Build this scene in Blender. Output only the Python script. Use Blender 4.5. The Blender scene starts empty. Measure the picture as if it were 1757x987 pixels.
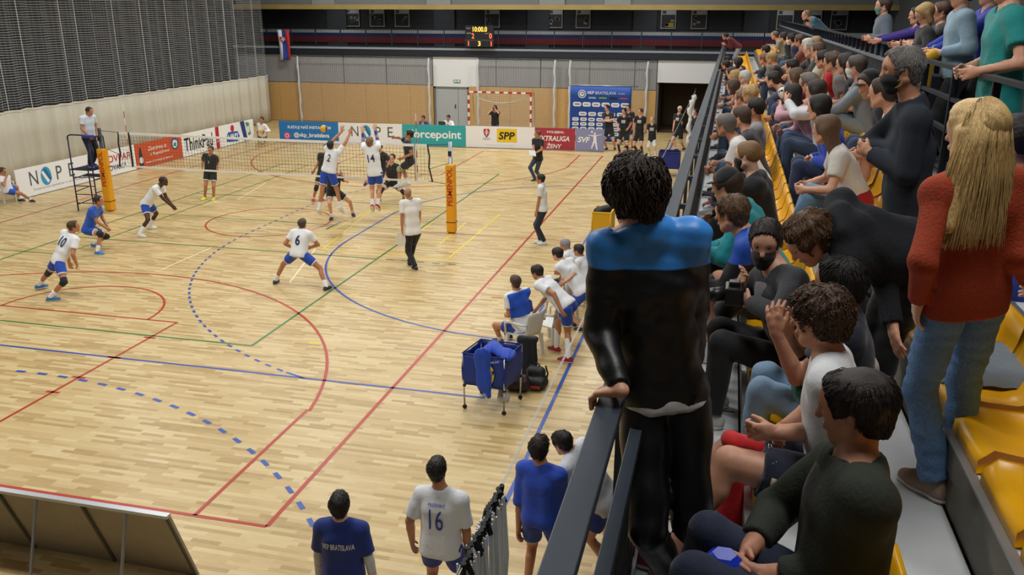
import bpy, bmesh, math, random
import numpy as np
from mathutils import Vector, Matrix
from mathutils.bvhtree import BVHTree

# ------------------------------------------------------------------ camera, world, light, exposure
W, H = 1757, 987
CAM = np.array([12.68, -22.15, 5.91]); YAW, PIT, ROL, FOC = -.2413, -.3130, .0023, 1471.5
_f = np.array([math.sin(YAW)*math.cos(PIT), math.cos(YAW)*math.cos(PIT), math.sin(PIT)])
_r = np.array([math.cos(YAW), -math.sin(YAW), 0.]); _u = np.cross(_r, _f)
_r, _u = math.cos(ROL)*_r+math.sin(ROL)*_u, -math.sin(ROL)*_r+math.cos(ROL)*_u
scn = bpy.context.scene
col = scn.collection
cd = bpy.data.cameras.new('camera'); cam = bpy.data.objects.new('camera', cd); col.objects.link(cam)
cd.sensor_width = 36; cd.lens = FOC/W*36; cd.clip_start = .1; cd.clip_end = 200
cam.matrix_world = Matrix(((_r[0], _u[0], -_f[0], CAM[0]), (_r[1], _u[1], -_f[1], CAM[1]), (_r[2], _u[2], -_f[2], CAM[2]), (0, 0, 0, 1)))
scn.camera = cam
wd = bpy.data.worlds.new('world'); scn.world = wd; wd.use_nodes = True
wd.node_tree.nodes['Background'].inputs[0].default_value = (.80, .88, 1, 1)
wd.node_tree.nodes['Background'].inputs[1].default_value = .16
vs = scn.view_settings; vs.view_transform = 'Standard'; vs.look = 'None'; vs.gamma = 1; vs.use_curve_mapping = False; vs.exposure = -0.12
def area(name, loc, sx, sy, power, color=(1, .985, .955)):
    l = bpy.data.lights.new(name, 'AREA'); l.shape = 'RECTANGLE'; l.size = sx; l.size_y = sy; l.energy = power; l.color = color
    o = bpy.data.objects.new(name, l); col.objects.link(o); o.location = loc
    return o
for _y in (-15, -7, 1, 9, 17):          # rows of ceiling lamps over the court
    for _x in (-6, 1, 8):
        area('ceiling_lamp', (_x, _y, 9.6), 2.4, 1.0, 300 if _y < 15 else 420)
for _y in (-19, -11, -3, 5, 13):        # and a row added over the tribune to brighten it
    area('ceiling_lamp', (13.6, _y, 9.6), 1.0, 2.4, 165)
for _x in (-9, -3, 3, 9, 15):            # added fill lights that brighten the dim gallery, not fittings of the hall
    area('gallery_fill', (_x, 23.6, 6.4), 1.2, .3, 22)

def ray(px, py): return _f+_r*((px-W/2)/FOC)-_u*((py-H/2)/FOC)
def unp(px, py, ax, v):
    d = ray(px, py); t = (v-CAM[ax])/d[ax]; return CAM+t*d
def fl(px, py, z=0.): return unp(px, py, 2, z)
def proj(P):
    d = np.asarray(P, float)-CAM; z = d@_f
    return np.array([W/2+FOC*(d@_r)/z, H/2-FOC*(d@_u)/z])

# ------------------------------------------------------------------ materials
MATS = {}
def lin(c):
    return tuple((x/12.92 if x <= .04045 else ((x+.055)/1.055)**2.4) for x in c)
def hexc(s):
    return lin(tuple(int(s[i:i+2], 16)/255 for i in (0, 2, 4)))
def mat(key, color, rough=.6, metal=0., bump=0., bscale=60., var=0., emit=0., spec=.5, aniso=None, sheen=0., coat=0.):
    k = (key, color, rough, metal, bump, bscale, var, emit, aniso, sheen, coat)
    if k in MATS: return MATS[k]
    m = bpy.data.materials.new(key); m.use_nodes = True
    nt = m.node_tree; b = nt.nodes['Principled BSDF']
    c = hexc(color)+(1,)
    b.inputs['Base Color'].default_value = c; b.inputs['Roughness'].default_value = rough; b.inputs['Metallic'].default_value = metal
    b.inputs['Specular IOR Level'].default_value = spec
    if sheen: b.inputs['Sheen Weight'].default_value = sheen
    if coat: b.inputs['Coat Weight'].default_value = coat; b.inputs['Coat Roughness'].default_value = .15
    if emit:
        b.inputs['Emission Color'].default_value = c; b.inputs['Emission Strength'].default_value = emit
    if bump or var:
        tc = nt.nodes.new('ShaderNodeTexCoord'); n = nt.nodes.new('ShaderNodeTexNoise'); n.inputs['Scale'].default_value = bscale; n.inputs['Detail'].default_value = 5
        if aniso:
            mp = nt.nodes.new('ShaderNodeMapping'); mp.inputs['Scale'].default_value = aniso
            nt.links.new(tc.outputs['Object'], mp.inputs[0]); nt.links.new(mp.outputs[0], n.inputs['Vector'])
        else: nt.links.new(tc.outputs['Object'], n.inputs['Vector'])
        if bump:
            bp = nt.nodes.new('ShaderNodeBump'); bp.inputs['Strength'].default_value = bump; bp.inputs['Distance'].default_value = .02
            nt.links.new(n.outputs['Fac'], bp.inputs['Height']); nt.links.new(bp.outputs[0], b.inputs['Normal'])
        if var:
            mr = nt.nodes.new('ShaderNodeMapRange'); mr.inputs[1].default_value = .3; mr.inputs[2].default_value = .7; mr.inputs[3].default_value = 1-var; mr.inputs[4].default_value = 1+var
            mx = nt.nodes.new('ShaderNodeVectorMath'); mx.operation = 'SCALE'; mx.inputs[0].default_value = c[:3]
            nt.links.new(n.outputs['Fac'], mr.inputs[0]); nt.links.new(mr.outputs[0], mx.inputs['Scale']); nt.links.new(mx.outputs[0], b.inputs['Base Color'])
    MATS[k] = m
    return m

# ------------------------------------------------------------------ mesh helpers
def tag(o, label=None, cat=None, group=None, kind=None):
    if label: o['label'] = label
    if cat: o['category'] = cat
    if group: o['group'] = group
    if kind: o['kind'] = kind
    return o
def link(name, me, m=None, parent=None, loc=None):
    o = bpy.data.objects.new(name, me); col.objects.link(o)
    if m is not None and me is not None and not me.materials: me.materials.append(m)
    if parent is not None: o.parent = parent
    if loc is not None: o.location = loc
    return o
def empty(name, loc, rz=0.):
    o = bpy.data.objects.new(name, None); col.objects.link(o); o.location = [float(x) for x in loc]; o.rotation_euler = (0, 0, rz); o.empty_display_size = .1
    return o
class MB:
    """collects boxes, tubes and sheets, then links them as one mesh"""
    def __init__(s): s.v = []; s.f = []
    def add(s, v, f):
        n = len(s.v); s.v += [tuple(float(c) for c in p) for p in v]; s.f += [tuple(i+n for i in q) for q in f]; return s
    def box(s, lo, hi):
        (a, b, c), (d, e, g) = lo, hi
        return s.add([(a,b,c),(d,b,c),(d,e,c),(a,e,c),(a,b,g),(d,b,g),(d,e,g),(a,e,g)],
                     [(0,3,2,1),(4,5,6,7),(0,1,5,4),(1,2,6,5),(2,3,7,6),(3,0,4,7)])
    def bar(s, a, b, w, h=None, up=(0, 0, 1)):
        a, b = np.array(a, float), np.array(b, float); h = h or w
        t = b-a; t /= np.linalg.norm(t)+1e-12
        x = np.cross(t, up)
        if np.linalg.norm(x) < 1e-3: x = np.cross(t, (0, 1, 0))
        x /= np.linalg.norm(x); y = np.cross(x, t)
        q = [p+i*x*w/2+j*y*h/2 for p in (a, b) for i, j in ((-1,-1),(1,-1),(1,1),(-1,1))]
        return s.add(q, [(0,1,2,3),(7,6,5,4),(0,4,5,1),(1,5,6,2),(2,6,7,3),(3,7,4,0)])
    def tube(s, pts, r, n=8, cap=True):
        pts = [np.array(p, float) for p in pts]; rs = r if hasattr(r, '__len__') else [r]*len(pts)
        v = []; f = []; px = None
        for i, p in enumerate(pts):
            t = pts[min(i+1, len(pts)-1)]-pts[max(i-1, 0)]; t = t/(np.linalg.norm(t)+1e-12)
            x = np.cross(t, (0, 0, 1)) if px is None else px-t*(px@t)
            if np.linalg.norm(x) < 1e-3: x = np.cross(t, (0, 1, 0))
            x = x/np.linalg.norm(x); px = x; y = np.cross(t, x)
            v += [p+rs[i]*(math.cos(2*math.pi*k/n)*x+math.sin(2*math.pi*k/n)*y) for k in range(n)]
        for i in range(len(pts)-1):
            for k in range(n):
                f.append((i*n+k, i*n+(k+1) % n, (i+1)*n+(k+1) % n, (i+1)*n+k))
        if cap: f.append(tuple(range(n-1, -1, -1))); f.append(tuple((len(pts)-1)*n+k for k in range(n)))
        return s.add(v, f)
    def lathe(s, prof, c=(0, 0, 0), n=16):
        v = [(c[0]+r*math.cos(2*math.pi*k/n), c[1]+r*math.sin(2*math.pi*k/n), c[2]+z) for r, z in prof for k in range(n)]
        f = [(i*n+k, i*n+(k+1) % n, (i+1)*n+(k+1) % n, (i+1)*n+k) for i in range(len(prof)-1) for k in range(n)]
        f.append(tuple(range(n-1, -1, -1))); f.append(tuple((len(prof)-1)*n+k for k in range(n)))
        return s.add(v, f)
    def ball(s, c, r, n=12, sq=(1, 1, 1)):
        m = n//2; v = []; f = []
        for i in range(m+1):
            a = math.pi*i/m
            for k in range(n): v.append((c[0]+sq[0]*r*math.sin(a)*math.cos(2*math.pi*k/n), c[1]+sq[1]*r*math.sin(a)*math.sin(2*math.pi*k/n), c[2]-sq[2]*r*math.cos(a)))
        for i in range(m):
            for k in range(n): f.append((i*n+k, i*n+(k+1) % n, (i+1)*n+(k+1) % n, (i+1)*n+k))
        return s.add(v, f)
    def build(s, name, m=None, parent=None, smooth=False, bevel=0., loc=None):
        me = bpy.data.meshes.new(name); me.from_pydata(s.v, [], s.f); me.update()
        if smooth: me.polygons.foreach_set('use_smooth', [True]*len(me.polygons))
        o = link(name, me, m, parent, loc)
        if bevel:
            b = o.modifiers.new('bevel', 'BEVEL'); b.width = bevel; b.segments = 2; b.limit_method = 'ANGLE'
        return o
def part(name, lo, hi, m, parent=None, bevel=0.):
    return MB().box(lo, hi).build(name, m, parent, bevel=bevel)
def struct(o): o['kind'] = 'structure'; return o

TS = bpy.data.scenes.new('lettering_workshop')      # small side scene in which lettering is converted to meshes; removed at the end
def text_mesh(s, bold=0., shear=0., space=1.):
    c = bpy.data.curves.new('t', 'FONT'); c.body = s; c.size = 1; c.offset = bold; c.shear = shear; c.resolution_u = 3; c.space_character = space
    o = bpy.data.objects.new('t', c); TS.collection.objects.link(o)
    TS.view_layers[0].update()
    me = bpy.data.meshes.new_from_object(o)
    bpy.data.objects.remove(o); bpy.data.curves.remove(c)
    return me
def text(name, s, m, org, xd, yd, height, width=None, parent=None, bold=0., shear=0., space=1., off=.004, surf=None):
    """flat lettering: org = lower left corner, xd/yd = unit directions; surf = BVH the print is laid on (along -normal)"""
    me = text_mesh(s, bold, shear, space)
    if surf is not None:                            # finer mesh so that the print can follow the cloth
        b = bmesh.new(); b.from_mesh(me); bmesh.ops.triangulate(b, faces=b.faces[:])
        for _ in range(2):
            e = [q for q in b.edges if q.calc_length() > .16]
            if e: bmesh.ops.subdivide_edges(b, edges=e, cuts=1); bmesh.ops.triangulate(b, faces=b.faces[:])
        b.to_mesh(me); b.free()
    n = len(me.vertices); v = np.empty(n*3); me.vertices.foreach_get('co', v); v = v.reshape(-1, 3)
    lo, hi = v.min(0), v.max(0); e = hi-lo
    sy = height/e[1]; sx = sy if width is None else width/e[0]
    xd, yd, org = np.array(xd, float), np.array(yd, float), np.array(org, float); nn = np.cross(xd, yd)
    P = org+np.outer((v[:, 0]-lo[0])*sx, xd)+np.outer((v[:, 1]-lo[1])*sy, yd)
    if surf is not None:
        for i in range(n):
            h = surf.ray_cast(Vector(P[i]+nn*.4), Vector(-nn))
            if h[0] is not None: P[i] = np.array(h[0])+nn*off
    else: P = P+nn*off
    me.vertices.foreach_set('co', P.ravel()); me.update(); me.materials.clear()
    return link(name, me, m, parent)
# ------------------------------------------------------------------ the setting: floor with its court lines
def floor_material():
    m = bpy.data.materials.new('parquet'); m.use_nodes = True; nt = m.node_tree; b = nt.nodes['Principled BSDF']
    N = nt.nodes.new; L = nt.links.new
    tc = N('ShaderNodeTexCoord'); mp = N('ShaderNodeMapping'); L(tc.outputs['Object'], mp.inputs[0])
    br = N('ShaderNodeTexBrick'); L(mp.outputs[0], br.inputs['Vector'])
    br.offset = .37; br.offset_frequency = 2; br.squash = .72; br.squash_frequency = 3
    br.inputs['Color1'].default_value = (0, 0, 0, 1); br.inputs['Color2'].default_value = (1, 1, 1, 1); br.inputs['Mortar'].default_value = (.4, .4, .4, 1)
    br.inputs['Scale'].default_value = 1; br.inputs['Mortar Size'].default_value = .0012; br.inputs['Mortar Smooth'].default_value = .2
    br.inputs['Brick Width'].default_value = .52; br.inputs['Row Height'].default_value = .072
    no = N('ShaderNodeTexNoise'); no.inputs['Scale'].default_value = .9; no.inputs['Detail'].default_value = 3; L(tc.outputs['Object'], no.inputs['Vector'])
    g = N('ShaderNodeTexNoise'); g.inputs['Scale'].default_value = 6; g.inputs['Detail'].default_value = 6
    m2 = N('ShaderNodeMapping'); m2.inputs['Scale'].default_value = (1, 14, 1); L(tc.outputs['Object'], m2.inputs[0]); L(m2.outputs[0], g.inputs['Vector'])
    ad = N('ShaderNodeMath'); ad.operation = 'MULTIPLY_ADD'; ad.inputs[1].default_value = .62; L(br.outputs['Color'], ad.inputs[0])
    ad2 = N('ShaderNodeMath'); ad2.operation = 'MULTIPLY_ADD'; ad2.inputs[1].default_value = .5; ad2.inputs[2].default_value = -.02
    L(g.outputs['Fac'], ad2.inputs[0]); L(ad2.outputs[0], ad.inputs[2])
    cr = N('ShaderNodeValToRGB'); e = cr.color_ramp.elements
    e[0].position = .08; e[0].color = hexc('9F824E')+(1,); e[1].position = .95; e[1].color = hexc('DDCA9B')+(1,)
    k = e.new(.45); k.color = hexc('C6AA75')+(1,); k = e.new(.7); k.color = hexc('D0B884')+(1,)
    L(ad.outputs[0], cr.inputs[0]); L(cr.outputs[0], b.inputs['Base Color'])
    b.inputs['Roughness'].default_value = .34; b.inputs['Specular IOR Level'].default_value = .42
    mr = N('ShaderNodeMapRange'); mr.inputs[3].default_value = .27; mr.inputs[4].default_value = .45; L(no.outputs['Fac'], mr.inputs[0]); L(mr.outputs[0], b.inputs['Roughness'])
    return m
floor = struct(part('floor', (-14, -27, -.12), (20, 26, 0), floor_material()))
LZ = .003
def strip(pts, w, name, m, closed=False):
    """a painted line of width w along a polyline on the floor"""
    p = np.array(pts, float); n = len(p); v = []; f = []
    for i in range(n):
        a = p[(i-1) % n] if (closed or i > 0) else p[i]; c = p[(i+1) % n] if (closed or i < n-1) else p[i]
        t1 = p[i]-a; t2 = c-p[i]
        l1, l2 = np.linalg.norm(t1), np.linalg.norm(t2)
        t1 = t1/l1 if l1 > 1e-9 else t2/l2; t2 = t2/l2 if l2 > 1e-9 else t1
        nn = np.array([-(t1+t2)[1], (t1+t2)[0]]); nn /= np.linalg.norm(nn)+1e-9
        k = w/2/max(.5, abs(nn@np.array([-t1[1], t1[0]])))
        v += [(*(p[i]+nn*k), LZ), (*(p[i]-nn*k), LZ)]
    q = n if closed else n-1
    f = [(2*i, 2*i+1, (2*((i+1) % n))+1, 2*((i+1) % n)) for i in range(q)]
    return MB().add(v, f).build(name, m, floor)
def arc(c, r, a0, a1, n=48): return [(c[0]+r*math.cos(math.radians(a0+(a1-a0)*i/n)), c[1]+r*math.sin(math.radians(a0+(a1-a0)*i/n))) for i in range(n+1)]
RED, GRN, BLU = mat('red_line', 'B23018', .35), mat('green_line', '2E7A34', .35), mat('blue_line', '1F4FA8', .35)
YEL, CRM, NVY = mat('yellow_line', 'E8CF3A', .35), mat('cream_line', 'F2E2B4', .35), mat('navy_line', '2B3552', .35)
for s in (-1, 1):                       # basketball lines
    strip([(-7.55, 14.2*s), (7.7, 14.2*s)], .055, 'court_line', RED)
    strip([(6.72, 14.2*s), (6.72, 11.2*s)]+[(x, -y*s) for x, y in arc((0.05, -12.3), 6.8, 9.3, 170.7)]+[(-6.6, 11.2*s), (-6.6, 14.2*s)], .055, 'court_line', RED)
    strip([(-2.4, 14.2*s), (-2.4, 8.24*s), (2.42, 8.24*s), (2.42, 14.2*s)], .05, 'court_line', RED)
    strip([(x, -y*s) for x, y in arc((0, -8.24), 1.75, 0, 180)], .05, 'court_line', RED)
for x in (-7.55, 7.7): strip([(x, -14.2), (x, 14.2)], .06, 'court_line', RED)
strip(arc((-.08, -.05), 1.78, 0, 360)[:-1], .05, 'court_line', RED, True)
strip([(4.5, -.1), (9.2, -.1)], .035, 'court_line', RED)
strip([(8.05, -5.2), (8.3, -5.2)], .05, 'court_line', RED)
for y in (-11.6, -11.0, -10.1, -9.1): strip([(2.3, y), (2.55, y)], .06, 'court_line', RED)
for x in (-4.5, 4.5): strip([(x, -9), (x, 9)], .055, 'court_line', GRN)         # volleyball lines
for y in (-9, -3, 0, 3, 9): strip([(-4.5, y), (4.5, y)], .05, 'court_line', GRN)
strip([(-11, -4.6), (-3.35, -4.6), (-3.35, 9)], .045, 'court_line', GRN)
for k in range(5):
    for y in (-3,): strip([(4.75+k*.4, y), (4.95+k*.4, y)], .05, 'court_line', GRN)
strip([(10.35, -26), (10.35, 20)], .06, 'court_line', BLU)                          # handball lines, full hall and cross court
strip([(-9.2, -10.1), (9.25, -10.1), (9.25, 10)], .055, 'court_line', BLU)
strip(arc((9.1, -1.5), 6.05, 270, 180, 24)+arc((9.1, 1.5), 6.05, 180, 90, 24), .055, 'court_line', BLU)
strip([(9.25, -7.55), (9.1, -7.55)], .055, 'court_line', BLU)
def dashes(path, m, w, on=.17, off=.17):
    p = np.array(path); seg = np.linalg.norm(np.diff(p, axis=0), axis=1); cum = np.concatenate([[0], np.cumsum(seg)])
    s = 0.
    P = lambda d: (np.interp(d, cum, p[:, 0]), np.interp(d, cum, p[:, 1]))
    while s+on < cum[-1]:
        strip([P(s), P(s+on/2), P(s+on)], w, 'court_dash', m); s += on+off
dashes(arc((9.2, -1.5), 9.15, 247, 180, 40)+arc((9.2, 1.5), 9.15, 180, 150, 24), BLU, .055, .16, .17)
dashes(arc((1.5, -20), 8.98, 92, 38, 40), BLU, .065, .19, .24)
dashes(arc((-1.5, -20), 8.98, 88, 142, 30), BLU, .065, .19, .24)
strip([(5.7, -9.95), (6.1, -10.1)], .05, 'court_line', BLU)
Y4 = [fl(*q)[:2] for q in ((553, 428), (770, 443.5), (857.6, 368), (645, 356))]
strip(Y4, .055, 'court_line', YEL, True)
strip([fl(*q)[:2] for q in ((537, 413), (636, 360))], .05, 'court_line', YEL)
strip([fl(*q)[:2] for q in ((718, 416), (755, 419), (799, 382))], .05, 'court_line', YEL)
strip([fl(*q)[:2] for q in ((722, 396), (744, 380))], .05, 'court_line', YEL)
for q in (((277, 463), (363, 425)), ((407, 343), (456, 314)), ((497, 485), (541, 427)), ((349, 354), (387, 341)), ((300, 352), (349, 355)), ((545, 400), (610, 404)), ((600, 406), (690, 413))):
    strip([fl(*a)[:2] for a in q], .045, 'court_line', CRM)
strip([fl(*a)[:2] for a in ((559, 394), (585, 381))], .06, 'court_line', NVY)
for q in ((540, 589), (463, 380)):
    a = fl(*q)[:2]; strip([a-[.12, .01], a+[.12, .01]], .09, 'court_line', YEL)

# ------------------------------------------------------------------ walls, ceiling
M_GREY, M_WHITE, M_DARK = mat('grey_panel', '8C8D8E', .8, bump=.08, bscale=40), mat('white_wall', 'DADCDD', .8, bump=.05, bscale=30), mat('dark_wall', '23262B', .75, var=.15, bscale=3)
M_WOOD = mat('birch_panel', 'C39C60', .5, bump=.05, bscale=8, var=.08, aniso=(6, 6, .6)); M_STEEL = mat('dark_steel', '242A33', .45, .3)
M_GALV = mat('galvanised', 'A9ADB2', .4, .8); M_NAVY = mat('navy_fascia', '141C28', .5)
ceiling = struct(part('ceiling', (-14, -27, 10), (20, 26, 10.2), mat('ceiling', '6E7072', .9)))
wl = struct(part('wall_left', (-14.2, -27, 0), (-14, 26, 10), mat('left_wall', '2A2B2D', .8, var=.2, bscale=.6)))
wb = struct(part('wall_near', (-14, -27.2, 0), (20, -27, 10), mat('near_wall', '77787A', .8)))
wr = struct(part('wall_right', (20, -27, 0), (20.2, 26, 10), mat('right_wall', '55575A', .8)))
FY = 22.
wf = struct(part('wall_far', (-14, FY+.06, 0), (9.3, FY+.3, 3.6), mat('far_wall_core', '707274', .8)))
part('wall_core', (11.9, FY+.06, 0), (20, FY+.3, 3.6), M_WHITE, wf)
part('lintel', (9.3, FY+.06, 2.55), (11.9, FY+.3, 3.6), M_WHITE, wf)
# plywood dado boards and grey acoustic panels, one by one with open joints
for a, b in ((-14, -12.7), (-12.7, -11.45), (-11.45, -10.2), (-10.2, -8.9), (-8.9, -7.6), (-7.6, -6.35), (-6.35, -5.1), (-5.1, -3.8), (-3.8, -2.5)):
    part('plywood_board', (a+.006, FY-.04, .02), (b-.006, FY+.05, 2.1), M_WOOD, wf)
for a, b in ((-.55, .4), (.4, 1.7), (1.7, 2.9), (2.9, 4.2), (4.2, 5.4), (5.4, 6.7), (6.7, 8.0), (8.0, 9.2)):
    part('plywood_board', (a+.006, FY-.04, .02), (b-.006, FY+.05, 2.1), M_WOOD, wf)
for a, b in ((-14, -10.2), (-10.2, -7.57), (-7.57, -5.12), (-5.12, -2.5), (0, .95), (.95, 3.3), (3.3, 5.83), (5.83, 8.1), (8.1, 9.2)):
    part('acoustic_panel', (a+.025, FY-.02, 2.13), (b-.025, FY+.05, 3.58), M_GREY, wf)
part('white_panel', (-2.48, FY-.03, 2.06), (-.02, FY+.05, 3.58), M_WHITE, wf)
part('white_panel', (9.22, FY-.03, 2.5), (12.2, FY+.05, 3.58), M_WHITE, wf)
d1 = struct(MB().box((-2.46, FY-.05, 0), (-2.38, FY+.06, 2.05)).box((-.62, FY-.05, 0), (-.54, FY+.06, 2.05)).box((-2.46, FY-.05, 1.97), (-.54, FY+.06, 2.05)).build('door_1', mat('door_frame', '6F7476', .5)))
for a, b in ((-2.37, -1.14), (-1.12, -.63)):
    dl = part('door_leaf', (a, FY-.02, .02), (b, FY+.04, 1.96), mat('door_grey', 'A4AAAC', .5), d1)
    if a < -2: part('door_handle', (b-.16, FY-.07, .95), (b-.12, FY-.02, 1.15), M_STEEL, dl)
ex = part('exit_sign', (-1.35, FY-.07, 2.28), (-1.0, FY-.03, 2.42), mat('exit_green', '1E7A55', .5), None)
tag(ex, 'small green exit pictogram sign above the grey double door', 'exit sign')
MW = mat('print_white', 'EDEFF0', .6)
MB().box((-1.31, FY-.075, 2.30), (-1.24, FY-.071, 2.40)).box((-1.20, FY-.075, 2.31), (-1.15, FY-.071, 2.40)).box((-1.11, FY-.075, 2.30), (-1.03, FY-.071, 2.40)).build('pictogram', MW, ex)
# passage behind the dark opening
dz = struct(MB().box((9.3, FY+.3, -.01), (12.2, FY+3.6, .002)).box((9.2, FY+.3, 0), (9.3, FY+3.6, 2.6)).box((11.9, FY+.3, 0), (12.0, FY+3.6, 2.6)).box((9.2, FY+3.5, 0), (12.2, FY+3.6, 2.6)).box((9.2, FY+.3, 2.55), (12.2, FY+3.6, 2.62)).build('door_2', mat('passage', '5C4A33', .7)))
# ------------------------------------------------------------------ far gallery
gal = struct(part('trim_1', (-14, FY-.15, 3.6), (20, FY+3.2, 3.92), M_NAVY))
part('gallery_edge', (-14, FY-.19, 3.92), (20, FY+.1, 4.02), mat('edge_grey', '8B9299', .5), gal)
gb = struct(part('wall_gallery', (-14, FY+3.1, 3.9), (22, FY+3.3, 6.5), M_DARK))
for z0, z1, c in ((4.66, 4.86, 'B9BCBB'), (4.46, 4.66, '1B2A63'), (4.14, 4.46, '7C1F22')):
    part('painted_band', (-14, FY+2.93, z0), (20, FY+2.96, z1), mat('band', c, .7), gb)
for x in (-9.8, -3.4, 1.9, 7.6, 13.2): part('pilaster', (x, FY+2.95, 3.92), (x+1.2, FY+3.1, 6.4), mat('pilaster', '30343A', .75), gb)
bm_ = struct(part('trim_2', (-14, FY+.2, 5.93), (22, FY+.5, 6.17), mat('ochre_beam', 'A08D52', .5, var=.1, bscale=1.5)))
part('upper_wall', (-14, FY+.5, 6.17), (22, FY+.7, 10), mat('upper_wall', '75787A', .8), bm_)
for x in (-9.4, -2.9, 3.1, 6.4): part('concrete_post', (x, FY+.4, 6.17), (x+1.3, FY+.52, 10), mat('post_grey', '8E9090', .8), bm_)
rl = empty('gallery_railing', (0, FY-.1, 4.0)); tag(rl, 'long dark steel railing along the far gallery', 'railing')
MB().bar((-13.5, 0, .92), (15.2, 0, .92), .05).build('handrail', M_STEEL, rl)
MB().bar((-13.5, 0, .08), (15.2, 0, .08), .04).build('bottom_rail', M_STEEL, rl)
pm = MB().bar((0, 0, 0), (0, 0, .92), .05).build('post', M_STEEL, rl).data
x = -13.4
posts = [x+1.45*i for i in range(20)]
bpy.data.objects[rl.children[-1].name].location = (posts[0], 0, 0)
for x in posts[1:]: link('post', pm, None, rl, (x, 0, 0))
bal = MB().bar((0, 0, .08), (0, 0, .9), .012).build('baluster', M_STEEL, rl); bal.location = (-13.3, 0, 0)
for i in range(1, 238): link('baluster', bal.data, None, rl, (-13.3+.12*i, 0, 0))
# framed posters on the gallery wall
PST = [(-8.69, -7.84), (-7.21, -6.33), (-5.71, -4.85), (-3.08, -2.27), (-.48, .34), (3.02, 3.81), (4.53, 5.31), (9.0, 9.78), (10.55, 11.34), (14.78, 15.59), (16.1, 16.93), (17.36, 18.16)]
WH = ['first from the flag', 'second from the flag', 'third from the flag', 'left of the scoreboard, set apart', 'right above the scoreboard', 'left of a pair in mid gallery', 'right of a pair in mid gallery', 'with a yellow patch, over the dark passage', 'nearest the man in the wine-red jumper', 'with a yellow shape, near the leaning denim-shirt man', 'behind the leaning denim-shirt man', 'rightmost of all, beyond the denim-shirt man']
for i, (a, b) in enumerate(PST):
    y = FY+3.05
    t = empty('framed_poster', ((a+b)/2, y, 5.0)); tag(t, 'framed picture poster on the gallery wall, '+WH[i], 'poster', 'framed posters on the gallery wall')
    w = (b-a)/2
    MB().box((-w, -.03, 0), (w, 0, .04)).box((-w, -.03, .93), (w, 0, .97)).box((-w, -.03, .04), (-w+.04, 0, .93)).box((w-.04, -.03, .04), (w, 0, .93)).build('frame', mat('poster_frame', '9FA09C', .5), t)
    part('sheet', (-w+.04, -.012, .04), (w-.04, -.002, .93), mat('poster_dark', '191B1C', .5), t)
    part('caption', (-w+.04, -.016, .70), (w-.04, -.013, .93), mat('poster_head', 'A7A8A5', .6), t)
    rg = random.Random(i)
    for k in range(4):
        x0 = rg.uniform(-w+.06, w-.25); z0 = rg.uniform(.08, .5)
        part('picture', (x0, -.018, z0), (x0+rg.uniform(.14, .22), -.014, z0+rg.uniform(.1, .2)), mat('pic', rg.choice(['4A4D4C', '6B6E6D', '2F3330', '7B7D78']), .6), t)
    part('badge', (-w+.08, -.02, .74), (-w+.26, -.017, .9), mat('pic', '3A3B3A', .6), t)
    if i in (7, 9): part('picture', (0.02, -.021, .08), (.28, -.019, .3), mat('pic', '9A8E22', .6), t)
# ------------------------------------------------------------------ tribune
Z1, RISE, RX = 3.66, .28, 12.88
RISX = [12.88, 13.68, 14.14]           # the three risers that carry the seat rows
WX = 14.66                              # rear wall
YN, YF = -22.6, 19.0
M_TRI, M_RIS = mat('tribune_floor', 'C6CACC', .55, var=.12, bscale=2.2), mat('riser_board', '6E6B60', .6, var=.1, bscale=4)
tri = struct(part('wall_tribune', (12.36, YN-4, 0), (12.44, FY, 3.5), mat('under_tribune', '2A2D31', .8)))
struct(MB().box((12.34, YN, 3.54), (RX, YF, Z1)).build('trim_3', M_TRI))
struct(MB().box((12.32, YN, 3.36), (12.36, YF, 3.64)).build('trim_4', M_NAVY))
for k in range(3):
    x0, z0 = RISX[k], Z1+RISE*k
    x1 = RISX[k+1] if k < 2 else 0
    struct(MB().box((x0+.03, YN, z0), (x1 if k < 2 else 14.5, YF, z0+RISE)).build('tribune_step_floor', M_TRI))
    rs = struct(MB().box((x0+.012, YN, z0), (x0+.03, YF, z0+RISE-.13)).build('riser_board', M_RIS))
    MB().box((x0, YN, z0+RISE-.12), (x0+.03, YF, z0+RISE)).build('riser_plank', M_RIS, rs)
    MB().box((x0-.004, YN, z0+RISE-.006), (x0+.035, YF, z0+RISE+.004)).build('nosing', M_GALV, rs)
# joints of the walkway sheets
for i in range(18): struct(MB().box((12.45, YN+.6+2.3*i, Z1), (RX-.02, YN+.615+2.3*i, Z1+.002)).build('trim_5', mat('joint', '4B4E50', .8)))
struct(MB().box((12.62, YN, Z1), (12.63, YF, Z1+.0015)).build('trim_6', mat('joint', '6B6E70', .8)))
# front railing of the tribune
fr = empty('tribune_railing', (12.36, -21.9, Z1)); tag(fr, 'dark grey steel guard railing along the front of the tribune', 'railing')
LEN = 40.5
M_RAIL = mat('rail_grey', '3A434E', .42, .2, bump=.02, bscale=200)
part('handrail', (-.045, 0, .90), (.045, LEN, .94), M_RAIL, fr, .004)
part('mid_rail', (.06, 0, .73), (.105, LEN, .77), M_RAIL, fr, .003)
part('bottom_rail', (.06, 0, .06), (.10, LEN, .09), M_RAIL, fr)
sl = MB().box((.075, 0, .0), (.087, .075, .75)).build('slat', mat('slat_dark', '1F242B', .5, .2), fr)
for i in range(1, 285): link('slat', sl.data, None, fr, (0, .1415*i, 0))
pst = MB().box((-.03, 0, 0), (-.0, .05, .9)).box((-.03, 0, .66), (.07, .05, .70)).box((-.03, 0, .02), (.16, .05, .035)).build('post', M_RAIL, fr); pst.location = (0, .35, 0)
for i in range(1, 31): link('post', pst.data, None, fr, (0, .35+1.32*i, 0))
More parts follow.
